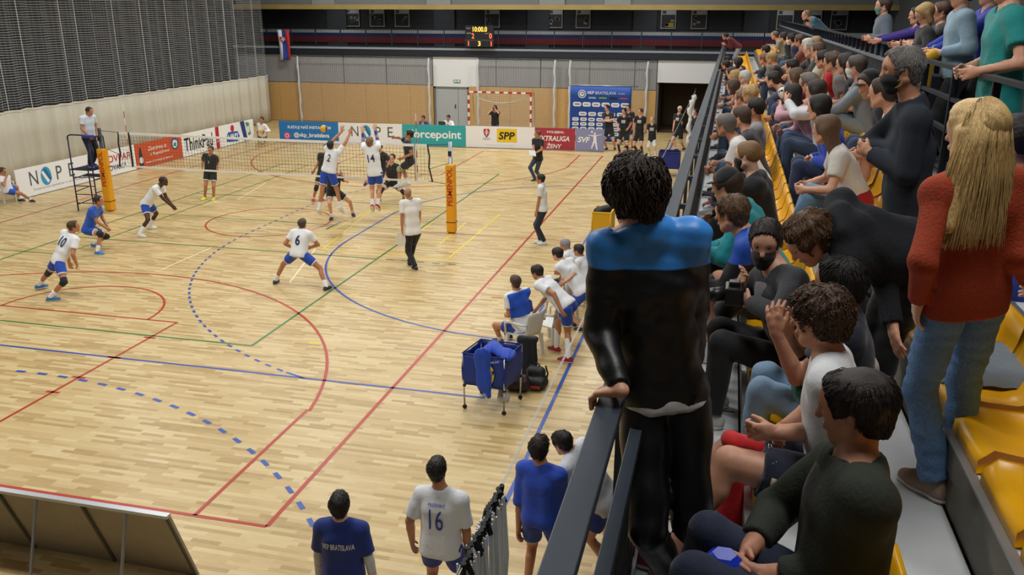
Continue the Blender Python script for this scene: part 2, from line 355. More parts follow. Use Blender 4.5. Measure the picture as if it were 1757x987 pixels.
# yellow shell seats
def seat_mesh():
    prof = [(.0, -.02), (.0, .035), (.05, .05), (.15, .035), (.27, .03), (.33, .05), (.365, .10), (.385, .18), (.40, .27), (.425, .275), (.415, .18), (.395, .08), (.36, .02), (.29, .0), (.1, .0), (.03, -.02)]
    n = len(prof); ys = (-.215, -.205, -.17, -.08, .08, .17, .205, .215); v = []; f = []
    for j, y in enumerate(ys):
        e = abs(y)/.215
        for i, (x, z) in enumerate(prof):
            up = .035*max(0, (e-.7)/.3)**1.5 if 2 <= i <= 8 else (.02*max(0, (e-.7)/.3) if i > 8 else 0)
            t = 1.0
            if i in (7, 8, 9, 10) and e > .9: t = .93
            v.append((x, y, z*t+up*(1 if i < 6 else .3)-(.0 if i < 6 else 0)))
    for j in range(len(ys)-1):
        for i in range(n): f.append((j*n+i, j*n+(i+1) % n, (j+1)*n+(i+1) % n, (j+1)*n+i))
    f.append(tuple(range(n))); f.append(tuple((len(ys)-1)*n+i for i in range(n-1, -1, -1)))
    return v, f
sv, sf = seat_mesh()
M_SEAT = mat('seat_yellow', 'E8A90C', .33, bump=.03, bscale=150)
seat0 = None
ROWN = ['first (front)', 'second', 'third (rear)']
for k in range(3):
    for i in range(80):
        y = -20.65+.49*i
        if y > 17.6 or (k == 2 and (y < -12.1 or y > 14)) or (k == 0 and -19.4 < y < -18.9): continue
        if seat0 is None:
            seat0 = MB().add(sv, sf).build('spectator_chair', M_SEAT, None, True); o = seat0
        else: o = link('spectator_chair', seat0.data)
        o.location = (RISX[k]+.03, y, Z1+RISE*(k+1)+.025)
        tag(o, 'yellow moulded plastic seat in the %s row of the tribune' % ROWN[k], 'chair', 'yellow seats of the %s row' % ROWN[k])
# rear wall of the tribune: a slatted parapet, set forward in its near part, with a guard rail on top
YS = -12.5
def rearx(y): return WX if y > YS else 14.30
M_BAT, M_RW = mat('batten', '202833', .6), mat('rear_wall_navy', '1B222C', .6)
WT_ = 5.28
rw = struct(part('wall_rear', (WX, YS, 3.9), (WX+.12, 19.4, WT_), M_RW))
WP = 4.62
rw2 = struct(part('wall_parapet', (14.30, -21.5, 3.9), (14.42, YS, WP), M_RW))
part('return_panel', (14.30, YS, 3.9), (WX, YS+.1, WT_), M_RW, rw2)
bt = MB().box((-.014, 0, 4.0), (0, .09, WT_-.01)).build('batten', M_BAT, rw); bt.location = (WX, YS+.12, 0)
for i in range(1, 210): link('batten', bt.data, None, rw, (WX, YS+.12+.15*i, 0))
b2 = MB().box((-.014, 0, 4.0), (0, .09, WP-.01)).build('batten', M_BAT, rw2); b2.location = (14.30, YS-.12, 0)
for i in range(1, 58): link('batten', b2.data, None, rw2, (14.30, YS-.12-.15*i, 0))
part('coping', (WX-.03, YS, WT_), (WX+.15, 19.4, WT_+.025), mat('coping', '6C757D', .5), rw)
part('coping', (14.27, -21.5, WP), (14.45, YS+.1, WP+.025), mat('coping', '6C757D', .5), rw2)
rr = empty('guard_rail', (WX+.06, YS+.1, WT_+.025)); tag(rr, 'dark handrail on short posts above the far part of the rear wall', 'railing')
MB().bar((0, 0, .19), (0, 31.8, .19), .07, .03).build('handrail', M_STEEL, rr)
p0 = MB().bar((0, 0, 0), (0, 0, .18), .05, .02).build('post', M_STEEL, rr)
for i in range(1, 58): link('post', p0.data, None, rr, (0, .55*i, 0))
rr = empty('guard_rail', (14.36, -21.4, WP+.025)); tag(rr, 'open dark railing with cross bars at the near part of the gallery', 'railing')
for z in (.85, .62, .38): MB().bar((0, 0, z), (0, 8.9, z), .06 if z > .8 else .04, .03).build('handrail' if z > .8 else 'cross_bar', M_STEEL, rr)
p0 = MB().bar((0, 0, 0), (0, 0, .85), .05, .03).build('post', M_STEEL, rr)
for i in range(1, 9): link('post', p0.data, None, rr, (0, 1.1*i, 0))
struct(MB().box((14.44, YN, 4.1), (20, YS, 4.45)).box((WX+.14, YS, 4.1), (20, YF, 4.45)).build('trim_7', mat('gallery_floor', '4A4D50', .7)))
# ------------------------------------------------------------------ people: one signed-distance figure per person, meshed with surface nets
def nrm(v): v = np.asarray(v, float); return v/(np.linalg.norm(v)+1e-12)
def field(prims, vox):
    lo = np.full(3, 1e9); hi = -lo
    for p in prims:
        if p['op'] != 'u': continue
        for q, r in ((p['a'], p['ra']), (p['b'], p['rb'])):
            lo = np.minimum(lo, q-r*p['ex']); hi = np.maximum(hi, q+r*p['ex'])
    lo -= 2.5*vox; hi += 2.5*vox
    dims = np.ceil((hi-lo)/vox).astype(int)+1
    D = np.full(dims, .12, np.float32)
    ax = [lo[i]+vox*np.arange(dims[i]) for i in range(3)]
    for p in prims:
        a, b, ra, rb, k = p['a'], p['b'], p['ra'], p['rb'], p['k']
        m = max(k, vox)*1.3+2*vox
        if p['op'] == 'c': pl, ph = a-p['R'], a+p['R']
        else: pl, ph = np.minimum(a-ra*p['ex'], b-rb*p['ex'])-m, np.maximum(a+ra*p['ex'], b+rb*p['ex'])+m
        i0 = np.clip(np.floor((pl-lo)/vox).astype(int), 0, dims); i1 = np.clip(np.ceil((ph-lo)/vox).astype(int)+1, 0, dims)
        if (i1 <= i0).any(): continue
        sl = tuple(slice(i0[i], i1[i]) for i in range(3))
        x = (ax[0][sl[0]]-a[0]).astype(np.float32)[:, None, None]; y = (ax[1][sl[1]]-a[1]).astype(np.float32)[None, :, None]; z = (ax[2][sl[2]]-a[2]).astype(np.float32)[None, None, :]
        cur = D[sl]
        if p['op'] == 'c':
            n = p['n']; d = x*n[0]+y*n[1]+z*n[2]
            inside = (x*x+y*y+z*z) < p['R']**2
            D[sl] = np.where(inside, np.maximum(cur, d), cur); continue
        ba = b-a; cp = None
        for q, n in p['cp']:
            e = x*n[0]+y*n[1]+z*n[2]-float((q-a)@n); cp = e if cp is None else np.maximum(cp, e)
        if p['n'] is not None:
            n = p['n']; g = (1/p['s']-1)*(x*n[0]+y*n[1]+z*n[2])
            x = x+g*n[0]; y = y+g*n[1]; z = z+g*n[2]
            ba = ba+(1/p['s']-1)*(ba@n)*n
        L2 = ba@ba
        if L2 < 1e-10: d = np.sqrt(x*x+y*y+z*z)-ra
        else:
            h = np.clip((x*ba[0]+y*ba[1]+z*ba[2])/L2, 0, 1)
            dx = x-h*ba[0]; dy = y-h*ba[1]; dz = z-h*ba[2]
            d = np.sqrt(dx*dx+dy*dy+dz*dz)-(ra+(rb-ra)*h)
        if cp is not None: d = np.maximum(d, cp)
        if p['op'] == 'u':
            if k > 0:
                hh = np.maximum(k-np.abs(cur-d), 0)/k; D[sl] = np.minimum(cur, d)-hh*hh*k*.25
            else: D[sl] = np.minimum(cur, d)
        else:
            d = -d
            if k > 0:
                hh = np.maximum(k-np.abs(cur-d), 0)/k; D[sl] = np.maximum(cur, d)+hh*hh*k*.25
            else: D[sl] = np.maximum(cur, d)
    return D, lo, ax
_OFF = np.array([(i, j, k) for i in (0, 1) for j in (0, 1) for k in (0, 1)])
_EDG = [(a, b) for a in range(8) for b in range(a+1, 8) if abs(_OFF[a]-_OFF[b]).sum() == 1]
def nets(D, lo, vox):
    S = D < 0
    c = np.zeros(tuple(n-1 for n in D.shape), np.int8)
    for i, j, k in _OFF: c += S[i:S.shape[0]-1+i, j:S.shape[1]-1+j, k:S.shape[2]-1+k]
    act = np.argwhere((c > 0) & (c < 8))
    if len(act) == 0: return np.zeros((0, 3)), np.zeros((0, 4), int)
    vals = np.stack([D[act[:, 0]+o[0], act[:, 1]+o[1], act[:, 2]+o[2]] for o in _OFF], 1)
    acc = np.zeros((len(act), 3)); cnt = np.zeros(len(act))
    for a, b in _EDG:
        va, vb = vals[:, a], vals[:, b]; m = (va < 0) != (vb < 0)
        t = np.where(m, va/np.where(m, va-vb, 1), 0)
        acc += np.where(m[:, None], _OFF[a]+t[:, None]*(_OFF[b]-_OFF[a]), 0); cnt += m
    V = lo+vox*(act+acc/cnt[:, None])
    idx = np.full(c.shape, -1, np.int64); idx[act[:, 0], act[:, 1], act[:, 2]] = np.arange(len(act))
    F = []
    for ax in range(3):
        u, w = (ax+1) % 3, (ax+2) % 3
        sa = [slice(None)]*3; sb = [slice(None)]*3; sa[ax] = slice(0, -1); sb[ax] = slice(1, None)
        A, B = S[tuple(sa)], S[tuple(sb)]
        e = np.argwhere(A != B)
        ok = (e[:, u] > 0) & (e[:, w] > 0) & (e[:, u] < D.shape[u]-1) & (e[:, w] < D.shape[w]-1); e = e[ok]
        q = []
        for du, dw in ((1, 1), (0, 1), (0, 0), (1, 0)):
            cc = e.copy(); cc[:, u] -= du; cc[:, w] -= dw; q.append(idx[cc[:, 0], cc[:, 1], cc[:, 2]])
        q = np.stack(q, 1); flip = ~A[e[:, 0], e[:, 1], e[:, 2]]
        q[flip] = q[flip][:, ::-1]; F.append(q)
    F = np.concatenate(F); F = F[(F >= 0).all(1)]
    return V, F
def qmesh(name, V, F):
    me = bpy.data.meshes.new(name); n, m = len(V), len(F)
    me.vertices.add(n); me.vertices.foreach_set('co', np.asarray(V, np.float32).ravel())
    me.loops.add(4*m); me.loops.foreach_set('vertex_index', np.asarray(F, np.int32).ravel())
    me.polygons.add(m); me.polygons.foreach_set('loop_start', np.arange(0, 4*m, 4, dtype=np.int32))
    me.update(calc_edges=True); me.polygons.foreach_set('use_smooth', np.ones(m, bool))
    return me
def pr(a, b=None, ra=.05, rb=None, k=.02, n=None, s=1., op='u', R=0., cp=()):
    a = np.asarray(a, float); b = a if b is None else np.asarray(b, float)
    if n is not None: n = nrm(n)
    return dict(a=a, b=b, ra=ra, rb=ra if rb is None else rb, k=k, n=n, s=s, op=op, R=R, ex=max(1., s), cp=[(np.asarray(q, float), nrm(m)) for q, m in cp])
def cut(a, n, R): return dict(a=np.asarray(a, float), b=np.asarray(a, float), ra=0, rb=0, k=0, n=nrm(n), s=1, op='c', R=R, ex=1, cp=[])
def wrinkle(D, ax, amp, seed, fr=(26, 26, 12)):
    """cloth folds: a few warped plane waves added to the distance field near its surface"""
    rg = np.random.RandomState(seed); I = np.nonzero(np.abs(D) < amp*1.5+1.5*(ax[0][1]-ax[0][0])); X, Y, Z = (ax[i][I[i]].astype(np.float32) for i in range(3))
    out = 0.
    for i in range(4):
        d = (rg.normal(size=3)*np.array(fr)*(.6+.35*i)).astype(np.float32); ph = rg.uniform(0, 6.28, 2).astype(np.float32); w = (rg.normal(size=3)*9).astype(np.float32)
        out = out+np.sin(X*d[0]+Y*d[1]+Z*d[2]+ph[0]+np.float32(1.6)*np.sin(X*w[0]+Y*w[1]+Z*w[2]+ph[1]))/np.float32(1+.5*i)
    D[I] += (amp/2.2)*out
    return D
def smesh(name, prims, vox, amp=0., seed=0, fr=(26, 26, 12)):
    D, lo, ax = field(prims, vox)
    if amp: D = wrinkle(D, ax, amp, seed, fr)
    D[0], D[-1], D[:, 0], D[:, -1], D[:, :, 0], D[:, :, -1] = 1, 1, 1, 1, 1, 1
    return nets(D, lo, vox)

UP = np.array([0, 0, 1.])
FH = nrm([_f[0], _f[1], 0])
def atd(q, d): r = ray(q[0], q[1]); return CAM+r*(d/(r@FH))
def fdir(a): a = math.radians(a); return np.array([math.sin(a), math.cos(a), 0.])
def ik(A, T, l1, l2, hint=None, pix=None, stretch=1.12):
    A, T = np.asarray(A, float), np.asarray(T, float)
    v = T-A; d = np.linalg.norm(v); t = v/(d+1e-9)
    if d > (l1+l2)*.998:
        k = min(d/((l1+l2)*.998), stretch); l1 *= k; l2 *= k
        if d > (l1+l2)*.999: d = (l1+l2)*.999; T = A+t*d
    d = max(d, abs(l1-l2)+.02); T = A+t*d
    a = (l1*l1-l2*l2+d*d)/(2*d); b = math.sqrt(max(l1*l1-a*a, 0))
    if pix is not None:
        u = nrm(np.cross(t, (.3, .5, .8))); w = np.cross(t, u); best = None
        for i in range(48):
            th = i*math.pi/24; m = A+t*a+b*(math.cos(th)*u+math.sin(th)*w)
            e = np.linalg.norm(proj(m)-np.array(pix[:2]))
            if hint is not None: e -= 6*float(nrm(m-A-t*a)@nrm(hint)) if b > 1e-3 else 0
            if best is None or e < best[0]: best = (e, m)
        return best[1], T
    h = np.asarray(hint, float); p = nrm(h-t*(h@t))
    return A+t*a+b*p, T

SKIN = {'fair': 'D9A184', 'tan': 'B97F5E', 'pale': 'E2B59B', 'dark': '4A2E22', 'red': 'CF8F73'}
def skinm(c): return mat('skin', SKIN.get(c, c), .5, bump=.03, bscale=120, var=.04)
def fabm(c, rough=.8, bump=.25, bs=22): return mat('fabric', c, rough, bump=bump, bscale=bs, sheen=.15 if rough > .6 else 0)
def hairm(c, curly=False): return mat('hair', c, .55, bump=.35, bscale=90 if curly else 230, var=.4, aniso=None if curly else (1, 1, .14))

class Fig: pass
def solve(s):
    """joint positions from the pose description s (pixels of the photograph with depths, or world points)"""
    g = Fig(); h = s.get('h', 1.82); k = h/1.8; g.k = k; z0 = s.get('z', 0.)
    F = fdir(s['face']); Lt = np.array([-F[1], F[0], 0.]); g.F, g.Lt = F, Lt
    feet = s.get('feet')
    gnd = [None, None]
    if feet:
        for i in (0, 1):
            q = feet[i]
            if q is None: continue
            if q[0] == 'w': gnd[i] = np.array(q[1:4], float)
            elif len(q) == 2: gnd[i] = fl(q[0], q[1], z0)
    if 'gy' in s: dref = (unp(s['pel'][0], s['pel'][1], 1, s['gy'])-CAM)@FH
    elif 'at' in s: dref = (np.array(s['at'])-CAM)@FH
    else:
        pts = [p for p in gnd if p is not None]; dref = (np.mean(pts, 0)-CAM)@FH
    dref += s.get('pd', 0.)
    def P(q, base=None):
        base = dref if base is None else base
        if q[0] == 'w': return np.array(q[1:4], float)
        return atd(q, base+(q[2] if len(q) > 2 else 0))
    g.pel = P(s['pel'])
    lean = math.radians(s.get('lean', 4)); roll = math.radians(s.get('roll', 0))
    t = nrm(UP*math.cos(lean)+F*math.sin(lean)+Lt*math.sin(roll))
    TL = .52*k*s.get('tl', 1.)
    if 'neck' in s:
        q = s['neck']; g.neck = P(q) if (q[0] == 'w' or len(q) > 2) else atd(q, (g.pel-CAM)@FH+TL*(t@FH))
    else: g.neck = g.pel+t*TL
    g.t = nrm(g.neck-g.pel); g.TL = float(np.linalg.norm(g.neck-g.pel))
    S = fdir(s.get('sface', s['face'])); g.S = nrm(S-g.t*(S@g.t)*.9); g.SL = nrm(np.cross(g.t, g.S)); g.S = nrm(np.cross(g.SL, g.t))
    g.B = nrm(F-g.t*(F@g.t)); g.BL = nrm(np.cross(g.t, g.B))
    wd = s.get('wide', 1.)*k; g.wd = wd
    # head
    ly, lp = s.get('look', (s.get('sface', s['face']), -6)); lp = math.radians(lp)
    g.hf = nrm(fdir(ly)*math.cos(lp)+UP*math.sin(lp)); hl = np.array([-fdir(ly)[1], fdir(ly)[0], 0]); g.hu = np.cross(g.hf, hl)
    rl = math.radians(s.get('hroll', 0)); g.hu = nrm(g.hu*math.cos(rl)+hl*math.sin(rl)); g.hl = np.cross(g.hu, g.hf)
    hk = s.get('hk', 1.)*(.5+.5*k); g.hk = hk
    if 'head' in s:
        q = s['head']; g.head = P(q) if (q[0] == 'w' or len(q) > 2) else atd(q, (g.neck-CAM)@FH+.17*k*(nrm(g.t+.4*g.hu+.25*g.hf)@FH))
        v = g.head-g.neck; d = np.linalg.norm(v)
        if d > .23*k: g.head = g.neck+v/d*.23*k
        if d < .13*k: g.head = g.neck+v/d*.13*k
    else: g.head = g.neck+nrm(g.t*.6+UP*.4)*.165*k+g.hf*.03
    # arms
    sw = .178*wd; g.sh = [g.neck-g.t*.055*k+g.SL*sw, g.neck-g.t*.055*k-g.SL*sw]
    g.el = [None]*2; g.wr = [None]*2
    for i, nm in ((0, 'l'), (1, 'r')):
        sg = 1 if i == 0 else -1
        q = s.get('h'+nm)
        if q is None: T = g.sh[i]-UP*.55*k+g.SL*sg*.06+g.S*.07
        else:
            T = P(q)
            if s.get('raise') and (T-g.sh[i])[2] > .1: g.sh[i] = g.sh[i]+g.t*.07*k
        hint = s.get('eh'+nm); hint = np.array(hint, float) if hint is not None else (-g.S*.5-UP*.5+g.SL*sg*.6)
        e, w = ik(g.sh[i], T, .30*k, .265*k, hint, s.get('e'+nm))
        g.el[i], g.wr[i] = e, w
    # legs
    g.hp = [g.pel+g.BL*.092*wd-g.t*.05*k, g.pel-g.BL*.092*wd-g.t*.05*k]
    g.kn = [None]*2; g.an = [None]*2; g.toe = [None]*2
    for i, nm in ((0, 'l'), (1, 'r')):
        q = feet[i] if feet else None
        if gnd[i] is not None: T = gnd[i]+UP*(.085*k+s.get('lift', (0, 0))[i])
        elif q is not None: T = P(q)
        else: T = g.hp[i]-UP*.88*k
        hint = s.get('kh'+nm, F+g.BL*(.25 if i == 0 else -.25)); kn, a = ik(g.hp[i], T, .445*k, .435*k, hint, s.get('k'+nm), 1.1)
        g.kn[i], g.an[i] = kn, a
        td = s.get('t'+nm); td = fdir(td) if td is not None else nrm(F+g.BL*(.18 if i == 0 else -.18))
        tp = math.radians(s.get('tp', (0, 0))[i]); g.toe[i] = nrm(td*math.cos(tp)-UP*math.sin(tp))
    return g
def head_prims(g, lod):
    c, f, u, l, k = g.head, g.hf, g.hu, g.hl, g.hk
    p = [pr(c+u*.03*k-f*.025*k, c+u*.028*k+f*.018*k, .09*k, .084*k, .02, l, .86),
         pr(c+f*.032*k+u*.01*k, c+f*.04*k-u*.07*k, .066*k, .045*k, .03, l, .92),
         pr(c+f*.045*k-u*.085*k, c+f*.063*k-u*.098*k, .032*k, .022*k, .02)]
    for sg in (1, -1):
        p += [pr(c+l*sg*.05*k-u*.055*k-f*.005*k, c+f*.05*k-u*.095*k+l*sg*.012*k, .026*k, .022*k, .025),
              pr(c+l*sg*.074*k-f*.012*k+u*.014*k, c+l*sg*.07*k-f*.004*k-u*.02*k, .017*k, .012*k, .008, l, .6),
              pr(c+f*.079*k+u*.03*k+l*sg*.012*k, c+f*.07*k+u*.03*k+l*sg*.04*k, .013*k, .011*k, .015)]
        if lod < 2: p.append(pr(c+f*.10*k+u*.008*k+l*sg*.031*k, None, .014*k, None, .014, op='s'))
    p.append(pr(c+f*.092*k+u*.012*k, c+f*.11*k-u*.027*k, .009*k, .0135*k, .012))
    p.append(pr(c+f*.086*k-u*.06*k+l*.018*k, c+f*.086*k-u*.06*k-l*.018*k, .011*k, None, .012))
    nb = g.neck-g.t*.02*g.k
    p.append(pr(nb, c-u*.05*k-f*.02*k, .06*g.k*g.nk, .054*g.k*g.nk, .03))
    return p
def hand_prims(g, i, pose):
    k = g.k; w = g.wr[i]; fa = nrm(w-g.el[i]); d = pose.get('d'); d = nrm(d) if d is not None else fa
    pn = pose.get('n'); sg = 1 if i == 0 else -1
    if pn is None:
        pn = np.cross(d, UP); pn = pn*(1 if pn@g.SL*sg < 0 else -1)
        if np.linalg.norm(pn) < .15: pn = -g.SL*sg
    pn = nrm(np.asarray(pn, float)-d*(d@np.asarray(pn, float)))          # palm normal (points out of the palm)
    x = np.cross(d, pn)*(-sg)                                           # towards the thumb
    cu = pose.get('curl', .45); sp = pose.get('spread', .12); L = k
    p = [pr(g.el[i]+(w-g.el[i])*.7, w, .034*k, .028*k, .02, pn, .9),
         pr(w, w+d*.035*L, .027*k, .032*k, .02, pn, .7),
         pr(w+d*.04*L+x*.016, w+d*.078*L+x*.020, .024*k, .020*k, .015, pn, .62), pr(w+d*.04*L-x*.014, w+d*.072*L-x*.022, .024*k, .019*k, .015, pn, .62)]
    for j, (o, ln) in enumerate(((.027, .075), (.009, .083), (-.010, .078), (-.028, .062))):
        b = w+d*(.088-.004*j)*L+x*o*L; dd = nrm(d+x*sp*(1.5-j)); a1 = cu*.8
        d1 = nrm(dd*math.cos(a1)+pn*math.sin(a1)); m = b+d1*ln*.5*L
        a2 = cu*1.9; d2 = nrm(dd*math.cos(a2)+pn*math.sin(a2)); e = m+d2*ln*.48*L
        p += [pr(b-d*.012, m, .0105*k, .0095*k, .006), pr(m, e, .0095*k, .008*k, .004)]
    tb = w+d*.025*L+x*.022*L; a = pose.get('thumb', .55)
    t1 = nrm(d*math.cos(a)+x*math.sin(a)+pn*(.25+.5*min(cu, 1))); tm = tb+t1*.045*L; t2 = nrm(d*.9+x*.25+pn*(.2+.6*min(cu, 1))); p += [pr(tb, tm, .0155*k, .012*k, .012), pr(tm, tm+t2*.034*L, .0115*k, .009*k, .005)]
    return p
def body_prims(g, s):
    k, wd = g.k, g.wd; t, B, BL, S, SL = g.t, g.B, g.BL, g.S, g.SL; T = g.TL; bl = s.get('belly', 1.); bu = s.get('bulk', 1.)*k
    ar, lr = s.get('arm', 1.)*k, s.get('leg', 1.)*k
    p = [pr(g.pel-BL*.058*wd, g.pel+BL*.058*wd, .104*bu, None, .05, B, .92),
         pr(g.pel+t*.32*T-BL*.045*wd+B*.005, g.pel+t*.32*T+BL*.045*wd+B*.005, .098*bu*bl, None, .06, B, .86),
         pr(g.pel+t*.66*T-SL*.052*wd, g.pel+t*.66*T+SL*.052*wd, .108*bu, None, .07, S, .84),
         pr(g.pel+t*.86*T-SL*.088*wd, g.pel+t*.86*T+SL*.088*wd, .076*bu, None, .05, S, .9)]
    for i in (0, 1):
        sg = 1 if i == 0 else -1
        p += [pr(g.neck+g.t*.01, g.sh[i], .05*k, .056*k, .05),
              pr(g.sh[i], g.el[i], .055*ar, .041*ar, .035), pr(g.el[i], g.el[i]+(g.wr[i]-g.el[i])*.35, .041*ar, .040*ar, .012), pr(g.el[i]+(g.wr[i]-g.el[i])*.35, g.wr[i], .040*ar, .028*ar, .012),
              pr(g.hp[i], g.kn[i], .088*lr, .056*lr, .02), pr(g.kn[i], g.an[i], .054*lr, .037*lr, .015)]
        bk = -nrm(g.toe[i]); ca = g.kn[i]+(g.an[i]-g.kn[i])*.3+bk*.02*k
        p.append(pr(ca, g.kn[i]+(g.an[i]-g.kn[i])*.5+bk*.012*k, .046*lr, .036*lr, .02))
        hl = g.an[i]-g.sole[i]*.05*k-g.toe[i]*.03*k; p += [pr(g.an[i], hl, .036*k, .03*k, .02), pr(hl, g.an[i]-g.sole[i]*.055*k+g.toe[i]*.14*k, .03*k, .024*k, .02)]
    p.append(pr(g.neck-t*.03*k, g.head-g.hu*.03*k-g.hf*.015*k, .06*k*g.nk, .055*k*g.nk, .03))
    return p
def grow(p, d, sc=1.):
    q = dict(p); q['ra'] = p['ra']*sc+d; q['rb'] = p['rb']*sc+d; return q
def along(a, b, f): return a+(b-a)*f
VOX = {0: (.0125, .0062, .0058, .0105), 1: (.022, .0105, .0085, .0175), 2: (.028, .0135, .0115, .023)}
def top_prims(g, s, kind, o):
    k, wd, t, B, BL, S, SL, T = g.k, g.wd, g.t, g.B, g.BL, g.S, g.SL, g.TL
    lo = o.get('loose', {'tee': .021, 'tank': .016, 'long': .020, 'jacket': .026, 'hoodie': .034}[kind]); bl = s.get('belly', 1.); bu = s.get('bulk', 1.)*k; ar = s.get('arm', 1.)*k
    hem = o.get('hem', .03 if s.get('lean', 0) > 40 and kind == 'tee' else {'tee': .10, 'tank': .10, 'long': .09, 'jacket': .11, 'hoodie': .11}[kind])*k
    HC = [(g.pel-t*hem, -t)]
    p = [pr(g.pel-BL*.062*wd-t*(hem-.02), g.pel+BL*.062*wd-t*(hem-.02), .106*bu+lo, None, .05, B, .93, cp=HC),
         pr(g.pel-BL*.06*wd, g.pel+BL*.06*wd, .105*bu+lo, None, .06, B, .93, cp=HC),
         pr(g.pel+t*.32*T-BL*.05*wd+B*.006, g.pel+t*.32*T+BL*.05*wd+B*.006, .10*bu*bl+lo, None, .07, B, .88, cp=HC),
         pr(g.pel+t*.66*T-SL*.055*wd, g.pel+t*.66*T+SL*.055*wd, .111*bu+lo, None, .07, S, .86),
         pr(g.pel+t*.86*T-SL*.09*wd, g.pel+t*.86*T+SL*.09*wd, .077*bu+lo*.8, None, .05, S, .9)]
    for sg in (-1, 1): p.append(pr(g.pel+t*.66*T+SL*sg*.06*wd, g.pel-t*(hem-.02)+BL*sg*.064*wd, .094*bu+lo, (.09*bu+lo)*(.5+.5*bl), .05, B, .95, cp=HC))
    for i in (0, 1):
        p.append(pr(g.neck-t*.005, g.sh[i], .048*k+lo*.5, .057*k+lo*.7, .05))
        sh, el, wr = g.sh[i], g.el[i], g.wr[i]; ad = nrm(el-sh)
        if kind == 'tank': continue
        if kind == 'tee':
            f = o.get('sleeve', .62); e = along(sh, el, f)
            p.append(pr(sh, e+ad*.05, .056*ar+lo*.9, .052*ar+lo, .03, cp=[(e, ad)]))
        else:
            f = o.get('sleeve', .96); fd = nrm(wr-el); e = along(el, wr, f)
            p += [pr(sh, el, .055*ar+lo*.9, .043*ar+lo*.9, .035), pr(el, e+fd*.03, .043*ar+lo*.9, .031*ar+lo*.75, .02, cp=[(e, fd)])]
            if o.get('cuff'): p.append(pr(along(el, wr, f-.1), along(el, wr, f-.02), .031*ar+lo*.9, None, .01))
    p.append(pr(g.neck-t*.02*k+S*.012, g.head, .063*k*g.nk, .07*k, .012, op='s'))
    if o.get('collar'):
        hh = o['collar']; p += [pr(g.neck-t*.01*k-S*.005, g.neck+nrm(g.head-g.neck)*hh, .088*k*g.nk, .082*k*g.nk, .03), pr(g.neck-t*.01+S*.012, g.head, .062*k*g.nk, .072*k, .006, op='s'), cut(g.neck+nrm(g.head-g.neck)*hh, nrm(g.head-g.neck), .12)]
    if kind == 'hoodie':
        b = g.neck-S*.06*k
        p += [pr(b-SL*.06*k, b+SL*.06*k, .05*k, None, .03), pr(b-S*.02*k-t*.08*k, None, .06*k, None, .05), pr(g.neck-S*.03*k-SL*.075*k+t*.01, g.neck+S*.05*k-SL*.05*k-t*.03, .032*k, .02*k, .03), pr(g.neck-S*.03*k+SL*.075*k+t*.01, g.neck+S*.05*k+SL*.05*k-t*.03, .032*k, .02*k, .03)]
    return p
def bot_prims(g, s, kind, o):
    k, wd, t, B, BL = g.k, g.wd, g.t, g.B, g.BL; lr = s.get('leg', 1.)*k; bu = s.get('bulk', 1.)*k
    lo = o.get('loose', {'shorts': .018, 'pants': .016, 'jeans': .012, 'leggings': .006}[kind])
    WC = [(g.pel+t*o.get('waist', .10)*k, t)]
    p = [pr(g.pel-BL*.06*wd, g.pel+BL*.06*wd, .105*bu+lo*.3, None, .05, B, .93, cp=WC), pr(g.pel+t*.06-BL*.06*wd, g.pel+t*.06+BL*.06*wd, .098*bu+lo*.2, None, .05, B, .9, cp=WC)]
    for i in (0, 1):
        h, kn, an = g.hp[i], g.kn[i], g.an[i]; td = nrm(kn-h); sd = nrm(an-kn)
        if kind == 'shorts':
            f = o.get('len', .64); e = along(h, kn, f)
            p.append(pr(h, e+td*.06, .089*lr+lo, (.089-.03*f)*lr+lo*1.5, .022, cp=[(e, td)]))
        else:
            f = o.get('len', .97); e = along(kn, an, f); w = o.get('flare', 0.)
            p += [pr(h, kn, .089*lr+lo, .057*lr+lo*1.1, .022), pr(kn, e+sd*.05, .057*lr+lo*1.1, .041*lr+lo*1.2+w, .02, cp=[(e, sd)])]
    return p
def shoe_prims(g, i, gr=0.):
    k = g.k; a, t, u = g.an[i], g.toe[i], g.sole[i]; x = np.cross(u, t); b = a-u*.085*k
    p = [pr(a-u*.01*k-t*.012*k, a-u*.045*k-t*.035*k, .043*k+gr, .042*k+gr, .03), pr(b+u*.035*k-t*.035*k, b+u*.034*k+t*.08*k, .04*k+gr, .045*k+gr, .03, x, .95),
         pr(a-u*.015*k+t*.02*k, b+u*.04*k+t*.10*k, .04*k+gr, .036*k+gr, .03), pr(b+u*.032*k+t*.08*k, b+u*.028*k+t*.155*k, .044*k+gr, .036*k+gr, .03)]
    return p
